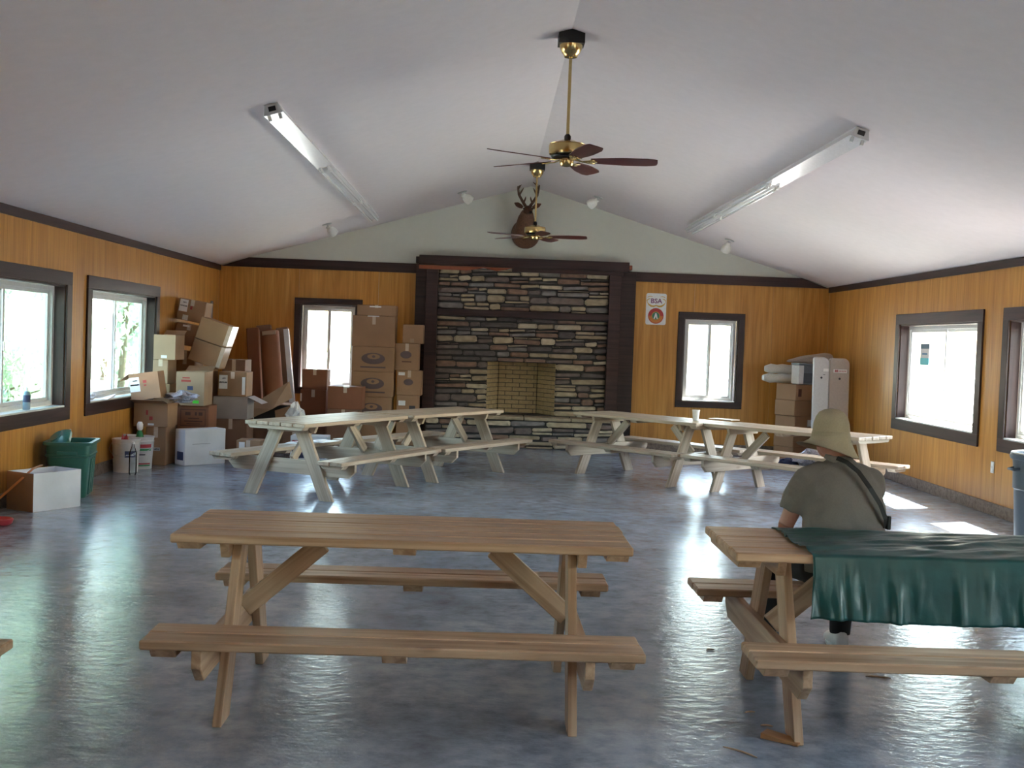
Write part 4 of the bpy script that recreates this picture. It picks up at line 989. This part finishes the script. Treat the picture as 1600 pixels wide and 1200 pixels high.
# tipped open carton with a dark inside, crumpled paper, foam
o = empty('carton', (-2.98, 15.70, .33), (0, 0, R(4))); tag(o, 'big tipped carton lying open with a dark inside', 'carton', GL)
carton('dark carton under the big tipped open one', -3.27, -2.70, 15.76, .42, 0, .328, 'card_dark', group=GL)
t = .008; W_, H_, D_ = .62, .30, .50
MB().box(-W_/2, W_/2, 0, D_, 0, t).box(-W_/2, W_/2, 0, D_, H_-t, H_).box(-W_/2, -W_/2+t, 0, D_, t, H_-t).box(W_/2-t, W_/2, 0, D_, t, H_-t).box(-W_/2, W_/2, D_-t, D_, 0, H_).build('body', M['card'], o)
MB().box(-W_/2+.01, W_/2-.01, .06, D_-.02, t, H_-.03).build('inside_shade_block', M['black'], o)  # black block standing in for the shade inside the open carton
fm = MB(); fm.add([(-.32, -.05, .06), (-.30, -.02, .24), (.26, 0, H_+.32), (.31, -.04, H_+.10), (.05, -.10, H_-.06)], [(0, 1, 2, 3, 4)])
fo = fm.build('flap', M['card_light'], o, fix=False); so = fo.modifiers.new('thick', 'SOLIDIFY'); so.thickness = .006
fm = MB(); fm.add([(.10, -.06, .05), (.30, -.06, .10), (.31, -.03, H_), (.08, -.05, H_-.08)], [(0, 1, 2, 3)]); fo = fm.build('flap', M['card'], o, fix=False); fo.modifiers.new('thick', 'SOLIDIFY').thickness = .006
MB().box(-.345, -.20, -.02, .06, .0, .14).build('foam_corner', M['foam'], o, loc=(0, 0, .055), rot=(0, R(-8), 0), bevel=.015)
a = at_y(460, 660, 15.7); crumple('paper_bag', 'crumpled white paper standing right of the tipped open carton', 'paper', (a.x+.03, 15.55, .30), (.12, .10, .36), M['paper'], 9)
carton('low carton holding up the crumpled white paper', a.x-.10, a.x+.20, 15.40, .34, 0, .298, 'card_dark', group=GL)
# by the back window
y = 17.02; x0, x1, _, _ = px(472, 511, 577, 608, y); v_ = [at_y(490, v, y).z for v in (650, 609, 577)]
carton('carton on the floor left of the tall stack, lowest of three', x0-.02, x1-.01, y, .40, 0, v_[0], 'card_dark', group=GS); carton('middle carton of the three under the window\'s left pane', x0-.02, x1-.01, y, .38, v_[0]+.002, v_[1], 'card_red', marks=[('paper', .0, .06, .55, .85)], group=GS); carton('top carton of the three under the window\'s left pane', x0, x1, y, .36, v_[1]+.002, v_[2], 'card_red', group=GS)
x0, x1, _, _ = px(512, 566, 603, 637, 16.62); v_ = [at_y(540, v, 16.62).z for v in (640, 604)]
carton('wide low carton on the floor left of the tall stack', x0, x1-.04, 16.62, .40, 0, v_[0], 'card_dark', group=GS); carton('wide carton with white papers on it below the window', x0, x1, 16.62, .40, v_[0]+.002, v_[1], 'card_red', marks=[('paper', .45, .62, .95, 1.0)], group=GS)
M['ink_faded'] = plain('faded_ink', (.125, .085, .085), .7)
seal = [('ink_faded', .22, .78, .30, .76, 0), ('card', .36, .66, .50, .72, .0006), ('ink_faded', .47, .55, .56, .66, .0012), ('ink_faded', .20, .80, .15, .21)]
y = 17.05; v_ = [at_y(583, v, y).z for v in (660, 620, 581, 542, 487)]; x0, x1, _, _ = px(550, 616, 542, 581, y)
names = ['floor carton of the tall stack at the window', 'second carton up in the tall stack at the window', 'third carton up in the tall stack, with a blue seal', 'fourth carton up in the tall stack, with a blue seal', 'top carton of the tall stack covering the window\'s right pane']
zz = [0]+v_
for i in range(5): carton(names[i], x0+(.0, .0, .0, 0, -.01)[i], x1-(.03, .02, 0, 0, 0)[i], y, .38, zz[i]+(.002 if i else 0), zz[i+1]-(.06 if i == 4 else 0), 'card', marks=seal if i in (1, 2, 3) else [('paper', .35, .62, .97, 1.0)] if i == 4 else [], tape=i == 4, group=GS)
carton('flat carton lying on the tall stack at the window', x0+.05, x1, y+.02, .36, zz[5]-.057, zz[5]+.10, 'card', marks=[('paper', .32, .62, .78, .9)], group=GS)
y = 17.12; v_ = [at_y(640, v, y).z for v in (660, 618, 579, 537, 507)]; zz = [0]+v_; xs = [(622, 655), (622, 656), (621, 660), (617, 654), (628, 660)]
names = ['floor carton of the narrow stack by the fireplace post', 'second carton up in the narrow stack, white and dark labels', 'third carton up in the narrow stack, white corner label', 'fourth carton up in the narrow stack, dark round print', 'small top carton of the narrow stack by the fireplace post']
mk = [[], [('paper', .08, .40, .62, .80), ('ink', .58, .86, .45, .62)], [('paper', .06, .32, .80, .92), ('ink_faded', .28, .66, .40, .66, 0)], [('ink_faded', .22, .70, .44, .72, 0), ('ink_brown', .3, .7, .3, .34)], [('card_light', .38, .56, .05, .26)]]
for i in range(5):
    a, b, _, _ = px(*xs[i], 540, 580, y); carton(names[i], a, b, y, .33, zz[i]+(.002 if i else 0), zz[i+1], 'card', marks=mk[i], tape=i in (2, 3), group=GS)

# things under and on the left pair of tables
p = at_z(470, 705, 0); o = carton('low white and grey carton on the floor behind the left tables', -2.52, -2.05, 14.75, .30, 0, .30, 'white_card', tape=False, marks=[('ink_red', .05, .95, .70, .80), ('ink_blue', .05, .95, .05, .62)], group=GL)
for i, (lx, ly, lb, mt) in enumerate(((.35, .64, 'white magazine on the far bench of the left near table', 'paper'), (.52, .66, 'red-edged magazine on the far bench of the left near table', 'paper'))):
    p = on_table(2, lx, ly, SH+.001+i*.004); o = empty('magazine', p, (0, 0, 1.1163+R(20+40*i))); tag(o, lb, 'magazine')
    MB().box(-.11, .11, -.14, .14, 0, .0035).build('pages', M[mt], o)
    if i: MB().box(-.11, .11, .11, .14, .0036, .0045).build('cover_band', M['ink_red'], o)
for i, (u, v, w_, h_, lb) in enumerate(((590, 700, .42, .10, 'flat white carton under the left tables'), (605, 720, .28, .05, 'low white package on the floor under the left tables'))):
    p = at_z(u, v, 0); carton(lb, p.x-w_/2, p.x+w_/2, p.y, .22, 0, h_, 'white_card', rz=R(20), tape=False, group=GL)

# ------------------------------------------------------------------ buckets, tote, white box, bottle at the left wall
def bucket(label, x, y, prints, inside, hue):
    o = empty('bucket', (x, y, 0)); tag(o, label, 'bucket', 'white buckets at the left wall')
    MB().lathe([(.128, .002), (.13, .0), (.148, .30), (.152, .305), (.153, .32), (.149, .325), (.150, .345), (.154, .35), (.155, .368), (.151, .37), (.144, .36), (.125, .012), (.05, .010)], 36).build('body', M['pail'], o, smooth='auto')
    for mm, a0, a1, z0, z1 in prints:
        m = MB(); vs = []; fs = []; n = 10
        for i in range(n+1):
            a = R(a0+(a1-a0)*i/n)
            for zz in (z0, z1): rr = .1305+.018*zz/.30+.0012; vs.append((rr*math.cos(a), rr*math.sin(a), zz))
        for i in range(n): fs.append((2*i, 2*i+2, 2*i+3, 2*i+1))
        m.add(vs, fs).build('printed_label', M[mm], o)
    MB().tube([(-.153, 0, .335), (-.17, -.06, .25), (-.10, -.145, .20), (0, -.175, .185), (.10, -.145, .20), (.17, -.06, .25), (.153, 0, .335)], .003, 6).build('wire_handle', M['steel'], o)
    return o
M['label_red'] = plain('red_label', (.50, .05, .06), .5); M['label_green'] = plain('green_label', (.04, .28, .10), .5)
bucket('white bucket with blue print, nearer the camera', -4.015, 12.86, [('ink_blue', -78, -28, .17, .24), ('paper', -72, -36, .19, .20)], None, 0)
bucket('white bucket with red and green label, behind the other', -3.965, 13.215, [('label_red', -100, -20, .245, .285), ('label_green', -100, -20, .21, .235), ('ink', -80, -50, .16, .175), ('label_red', -100, -20, .055, .07), ('label_green', -100, -20, .035, .05)], None, 0)
o = empty('scrub_brush', (-4.03, 12.86, .012)); tag(o, 'brush with white head standing in the nearer bucket', 'brush')
MB().tube([(0, 0, 0), (.03, .0, .38)], .012, 8).build('handle', M['lumber'], o); MB().box(-.02, .12, -.02, .02, .385, .405).build('head', M['foam'], o, bevel=.004)
o = crumple('rag', 'red rag bunched in the nearer bucket', 'rag', (-4.02, 12.84, .015), (.10, .10, .375), M['red_plastic'], 5)
o = empty('spray_bottle', (-3.97, 13.2, .012)); tag(o, 'white spray bottle standing in the farther bucket', 'spray bottle')
MB().lathe([(.045, 0), (.048, .05), (.048, .34), (.03, .40), (.016, .43)], 18).build('body', M['label_green'], o, smooth='auto'); MB().lathe([(.018, .42), (.034, .44), (.036, .49), (.022, .52)], 14).build('cap', M['foam'], o, smooth='auto')
p = at_z(207, 742, 0); o = empty('clear_bottle', (p.x, p.y, 0)); tag(o, 'clear plastic bottle on the floor in front of the buckets', 'bottle')
MB().lathe([(.035, .001), (.042, .02), (.042, .24), (.018, .31), (.015, .34)], 18).build('body', M['clear'], o, smooth='auto'); MB().lathe([(.017, .338), (.017, .36)], 14).build('cap', M['foam'], o)

def tote():
    o = empty('storage_tote', (-3.92, 10.93, 0), (0, 0, R(10))); tag(o, 'green plastic storage tote standing by the left wall', 'storage tote')
    def rr(w_, d_, z_, r_=.05, n=5):
        pts = []
        for cx, cy, a0 in ((w_-r_, d_-r_, 0), (-w_+r_, d_-r_, 90), (-w_+r_, -d_+r_, 180), (w_-r_, -d_+r_, 270)):
            for q in range(n): t = R(a0+q*90/(n-1)); pts.append((cx+r_*math.cos(t), cy+r_*math.sin(t), z_))
        return pts
    w0, d0, w1, d1, h = .155, .20, .195, .245, .52
    MB().loft([rr(w0, d0, 0), rr(w0+.004, d0+.004, .01), rr(w1-.006, d1-.006, h-.14), rr(w1+.006, d1+.006, h-.135), rr(w1+.006, d1+.006, h-.12), rr(w1-.003, d1-.003, h-.115), rr(w1, d1, h-.03), rr(w1+.025, d1+.025, h-.028), rr(w1+.025, d1+.025, h), rr(w1-.01, d1-.01, h), rr(w0-.004, d0-.004, .012)]).build('body', M['tote'], o, smooth='auto')
    for s in (-1, 1): MB().box(-.09, .09, -.012, .012, h-.115, h-.085).build('grip', M['tote'], o, (0, s*(d1+.015), 0), bevel=.004)
    MB().box(-.06, .06, -.004, .004, h-.22, h-.15).build('logo_patch', M['ink_blue'], o, (.02, -d1+.012, 0), (R(-5), 0, 0)); MB().box(-.04, .04, -.006, .002, h-.185, h-.165).build('logo_patch', M['red_plastic'], o, (.02, -d1+.012, 0), (R(-5), 0, 0))
    for k in (-.09, .0, .09): MB().box(-.012, .012, -.015, .015, .02, h-.16).build('rib', M['tote'], o, (w1-.032, k, 0), (0, R(4), 0), bevel=.004)
    l = empty('tote_lid', (-3.99, 10.83, .50), (R(20), R(-30), R(5))); tag(l, 'green plastic lid lying tipped on the storage tote', 'lid')
    MB().loft([rr(.11, .15, 0), rr(.115, .155, .03), rr(.10, .14, .05), rr(.07, .11, .075)]).build('body', M['tote'], l, smooth='auto'); MB().loft([rr(.06, .10, .07), rr(.05, .09, .085)]).build('raised_panel', M['tote'], l, smooth='auto')
tote()
# white open carton at the left edge with a strip of wood in it
p = Vector((-3.84, 9.82, 0)); q = Vector((-3.595, 10.26, 0)); ang = math.atan2(q.y-p.y, q.x-p.x); L = (q-p).length
c = (p+q)/2; ca = carton('white open carton on the floor at the left picture edge', c.x-L/2, c.x+L/2, c.y, .33, 0, .33, 'white_card', rz=ang, open_=True, flaps=(0, 0, 0, 0), tape=False)
MB().box(-L/2-.0015, -L/2-.0005, .0, .33, .0, .33).build('brown_side', M['card'], ca, label='plain brown side of the carton')
p0 = at_y(0, 778, 9.75); p1 = at_y(52, 732, 9.95); o = MB().tube([p0-(p1-p0)*.15, p0, p1, p1+(p1-p0)*.1+Vector((0, .1, -.01))], .026, 4, flat=.35).build('wood_strip', M['stain_red'], None); o.data.materials.clear(); o.data.materials.append(plain('orange_wood', (.50, .20, .06), .5)); tag(o, 'orange-brown wooden strip leaning across the white open carton', 'wood strip')
p = at_z(-6, 822, 0); o = MB().loft([ring((0, 0, zz), a, b, (0, 0, 1), 20) for zz, a, b in ((0, .10, .08), (.015, .12, .10), (.05, .13, .105), (.055, .12, .095), (.03, .10, .08))]).build('red_dish', M['red_plastic'], None, (p.x-.02, p.y+.05, .001), smooth='auto'); tag(o, 'red plastic dish on the floor at the left picture edge', 'dish')
# on the window sills
p = at_x(42, 642, XL-.04); o = empty('spray_can', (XL-.045, p.y, SW_Z[0]+CW+.0185)); tag(o, 'can with dark label on the left window sill', 'can')
MB().lathe([(.031, 0), (.033, .01), (.033, .14), (.02, .165), (.012, .17)], 18).build('body', plain('can_blue', (.25, .35, .42), .3), o, smooth='auto'); MB().lathe([(.0335, .07), (.0335, .135)], 18, cap=False).build('label_band', M['ink_blue'], o); MB().lathe([(.012, .168), (.013, .20), (.008, .205)], 12).build('cap', M['foam'], o)
p = at_x(165, 626, XL); zs = SW_Z[0]+CW+.019
o = MB().add([(-.06, -.14, 0), (.10, -.16, .004), (.11, .05, .02), (.09, .16, .05), (-.05, .15, .008)], [(0, 1, 2, 3, 4)]).build('paper_sheet', M['paper'], None, (XL-.02, 12.66, zs), fix=False); tag(o, 'white sheets of paper on the sill of the second left window', 'paper'); o.modifiers.new('thick', 'SOLIDIFY').thickness = .003
crumple('paper_ball', 'crumpled paper ball on the sill of the second left window', 'paper', (XL-.05, 12.40, zs), (.04, .05, .08), M['paper'], 8)

# ------------------------------------------------------------------ right corner
ang = R(28); cx, cy = 4.47, 16.72; wd = .40
hts = [0, .20, .43, .66, .89, 1.125]; nm = ['floor', 'second', 'middle', 'fourth', 'top']
for i in range(5):
    c = Vector((cx+rnd.uniform(-.012, .012), cy, 0))+Vector((math.cos(ang), math.sin(ang), 0))*(wd/2)
    carton('%s carton of the stack in the right corner' % nm[i], c.x-wd/2, c.x+wd/2, c.y, .42, hts[i]+(.002 if i else 0), hts[i+1], 'card', rz=ang, tape=False, marks=([('paper', .62, .86, .35, .78)] if i == 2 else [('ink_brown', .12, .28, .25, .72)] if i == 4 else []), group=GR)
o = empty('plastic_bin', (4.70, 16.98, 1.127), (0, 0, R(12))); tag(o, 'blue-grey plastic bin on top of the right corner stack', 'bin')
MB().box(-.20, .20, -.13, .10, 0, .29).build('body', M['bin'], o, bevel=.012); MB().box(-.215, .215, -.145, .115, .285, .315).build('lid', M['bin'], o, bevel=.008); MB().box(-.13, .15, -.1335, -.128, .03, .17).build('front_panel', M['grey_plastic'], o, bevel=.001); MB().tube([(.03, -.137, .17), (.03, -.131, .17)], .012, 10).build('button', M['ink'], o); MB().box(-.205, -.13, -.135, .1, .01, .28).build('clear_side', M['paper'], o)
for i, (z_, yy, dx, r_) in enumerate(((1.128, 17.19, 0, .072), (1.128, 17.345, .02, .07), (1.262, 17.268, .03, .075))):
    m = MB(); pts = [(4.10+dx+.09*k, yy+.006*math.sin(k*2+i), z_+r_+.006*math.sin(k*3)) for k in range(8)]
    o = m.tube(pts, [r_*.55, r_*1.0, r_*.86, r_, r_*.92, r_*.98, r_*.96, r_*.9], 12).build('canvas_roll', M['canvas'], None, smooth=True)
    tag(o, ['lower front off-white canvas roll on the right corner stack', 'lower back off-white canvas roll on the right corner stack', 'upper off-white canvas roll on the right corner stack'][i], 'canvas roll', 'canvas rolls in the right corner')
o = MB().prism([(-.33, 0), (.33, 0), (.335, .12), (.27, .16), (-.1, .10), (-.33, .03)], .20, Matrix.Translation((0, 0, 0))).build('folded_mat', M['panel_tan'], None, (4.80, 17.12, 1.445), (0, R(0), R(6)), bevel=.02); tag(o, 'tan folded mat lying over the bin in the right corner', 'mat')
def tall_panel(label, u0, u1, vt, y, mat, extra):
    x0, x1 = at_y(u0, vt, y).x, at_y(u1, vt, y).x; h = at_y((u0+u1)/2, vt, y+.1).z; w_ = x1-x0; r_ = .09
    pts = [(-w_/2, 0), (w_/2, 0)]+[(w_/2-r_+r_*math.cos(R(q)), h-r_+r_*math.sin(R(q))) for q in range(0, 91, 15)]+[(-w_/2+.02, h), (-w_/2, h-.02)]
    o = empty('moulded_panel', ((x0+x1)/2, y, 0), (R(-3), 0, 0)); tag(o, label, 'panel', 'tall moulded panels in the right corner')
    MB().prism(pts, .07, Matrix.Translation((0, .0, .004))).build('body', M[mat], o, bevel=.008)
    MB().tube([(.0, -.004, h-.29), (.0, .01, h-.29)], .016, 12).build('hole', M['ink'], o)
    for mm, a, b, c, d in extra: MB().box(-w_/2+a*w_, -w_/2+b*w_, -.002, .002, h-c, h-d).build('badge' if mm != 'steel' else 'band', M[mm], o)
tall_panel('pale grey moulded panel with rounded corner standing by the stack', 1275, 1299, 558, 16.18, 'panel', [('paper', .62, .96, .20, .16), ('ink', .6, .75, .25, .245)])
tall_panel('tan moulded panel with a red badge standing in the right corner', 1300, 1331, 560, 16.22, 'panel_tan', [('paper', .18, .86, .205, .155), ('label_red', .24, .42, .198, .162), ('label_red', .46, .82, .192, .168)])
for u, v, sz, lb, mt, sd in ((1262, 730, (.18, .14, .24), 'crumpled grey plastic bag on the floor in the right corner', 'sheet_plastic', 21), (1232, 727, (.16, .12, .10), 'dark blue bundle on the floor in the right corner', 'ink_blue', 22)):
    p = at_z(u, v, 0); crumple('plastic_bag' if sd == 21 else 'cloth_bundle', lb, 'bag' if sd == 21 else 'bundle', (p.x, p.y, 0), sz, M[mt], sd)
# grey dustbin at the right picture edge
o = empty('dustbin', (4.70, 9.5, 0)); tag(o, 'grey plastic dustbin cut off at the right picture edge', 'dustbin')
MB().lathe([(.235, .003), (.245, 0), (.272, .52), (.282, .53), (.290, .77), (.31, .775), (.318, .80), (.308, .82), (.296, .815), (.26, .40), (.23, .02), (.10, .018)], 36).build('body', M['grey_plastic'], o, smooth='auto')
for s in (-1, 1): MB().tube([(s*.28, -.05, .70), (s*.325, -.05, .69), (s*.325, .05, .69), (s*.28, .05, .70)], .012, 8).build('handle', M['grey_plastic'], o, smooth=True)
MB().tube([(.30*math.cos(t), .30*math.sin(t), .826) for t in [2*math.pi*i/36 for i in range(37)]], .008, 6).build('bag_rim', M['foam'], o, smooth=True)

# ================================================================== OUTSIDE: trees and bushes beyond the windows
def tree(name, label, x, y, h, r, mat, seed, bush=False, leaves=6500):
    g = random.Random(seed); o = empty(name, (x, y, -.2)); tag(o, label, 'bush' if bush else 'tree', 'trees and bushes outside')
    tk = MB().tube([(0, 0, 0), (.1, .05, h*.35), (.0, .1, h*.7)], [.04+h*.009, .03+h*.006, .02], 8)
    for k in range(6):
        a = g.uniform(0, 6.28); z0 = h*g.uniform(.2, .55); tk.tube([(.05, .05, z0), (r*.35*math.cos(a), r*.35*math.sin(a), z0+h*.15), (r*.7*math.cos(a), r*.7*math.sin(a), z0+h*.22)], [.03+h*.005, .025, .01], 6)
    tk.build('trunk', M['bark'], o)
    vs = []; fs = []; cl = [(g.uniform(-1, 1)*r*.62, g.uniform(-1, 1)*r*.62, h*(.12+.78*g.random())) for _ in range(26)]
    lo = .02
    for i in range(leaves):
        c = cl[i % len(cl)]; rr = r*.42; p = Vector((c[0]+g.gauss(0, .5)*rr, c[1]+g.gauss(0, .5)*rr, max(h*lo, c[2]+g.gauss(0, .5)*rr*.8)))
        s = g.uniform(.07, .17)*(1 if not bush else .6); e = Euler((g.uniform(0, 6.28), g.uniform(0, 6.28), g.uniform(0, 6.28))).to_matrix()
        b = len(vs); vs += [p+e @ Vector(q) for q in ((-s, 0, 0), (0, -s*.45, .02), (s, 0, 0), (0, s*.45, .02))]; fs.append((b, b+1, b+2, b+3))
    MB().add(vs, fs).build('foliage', M[mat], o, fix=False)
spots = [(-11.5, 25, 7, 3.2), (-14, 30.5, 8, 3.6), (-17, 35, 9, 4.2), (-21, 41, 10, 4.6), (-13, 39, 9, 4.0), (-10.5, 33, 7.5, 3.4), (-26, 47, 10, 5), (-19, 49, 10, 5)]
what = ['nearest leafy tree beyond the left windows', 'second leafy tree beyond the left windows', 'third leafy tree beyond the left windows', 'tall leafy tree far beyond the nearer left window', 'tall leafy tree far beyond the farther left window', 'leafy tree close behind the nearest one at the left windows', 'farthest leafy tree at the outer left', 'farthest leafy tree at the inner left']
for i, (x, y, h, r) in enumerate(spots): tree('leafy_tree', what[i], x, y, h, r, 'leaf' if i % 2 else 'leaf2', 40+i)
for i, (x, y, h, r) in enumerate(((-7.6, 17.5, 1.7, 1.2), (-8.4, 20.5, 2.0, 1.4), (-9.4, 23, 2.0, 1.5))): tree('leafy_bush', ['low bush nearest the left windows', 'middle low bush outside the left windows', 'farthest low bush outside the left windows'][i], x, y, h, r, 'leaf2', 70+i, True, 4500)
tree('leafy_tree', 'leafy tree beyond the right windows', 14.5, 29.0, 8, 3.2, 'leaf', 90)
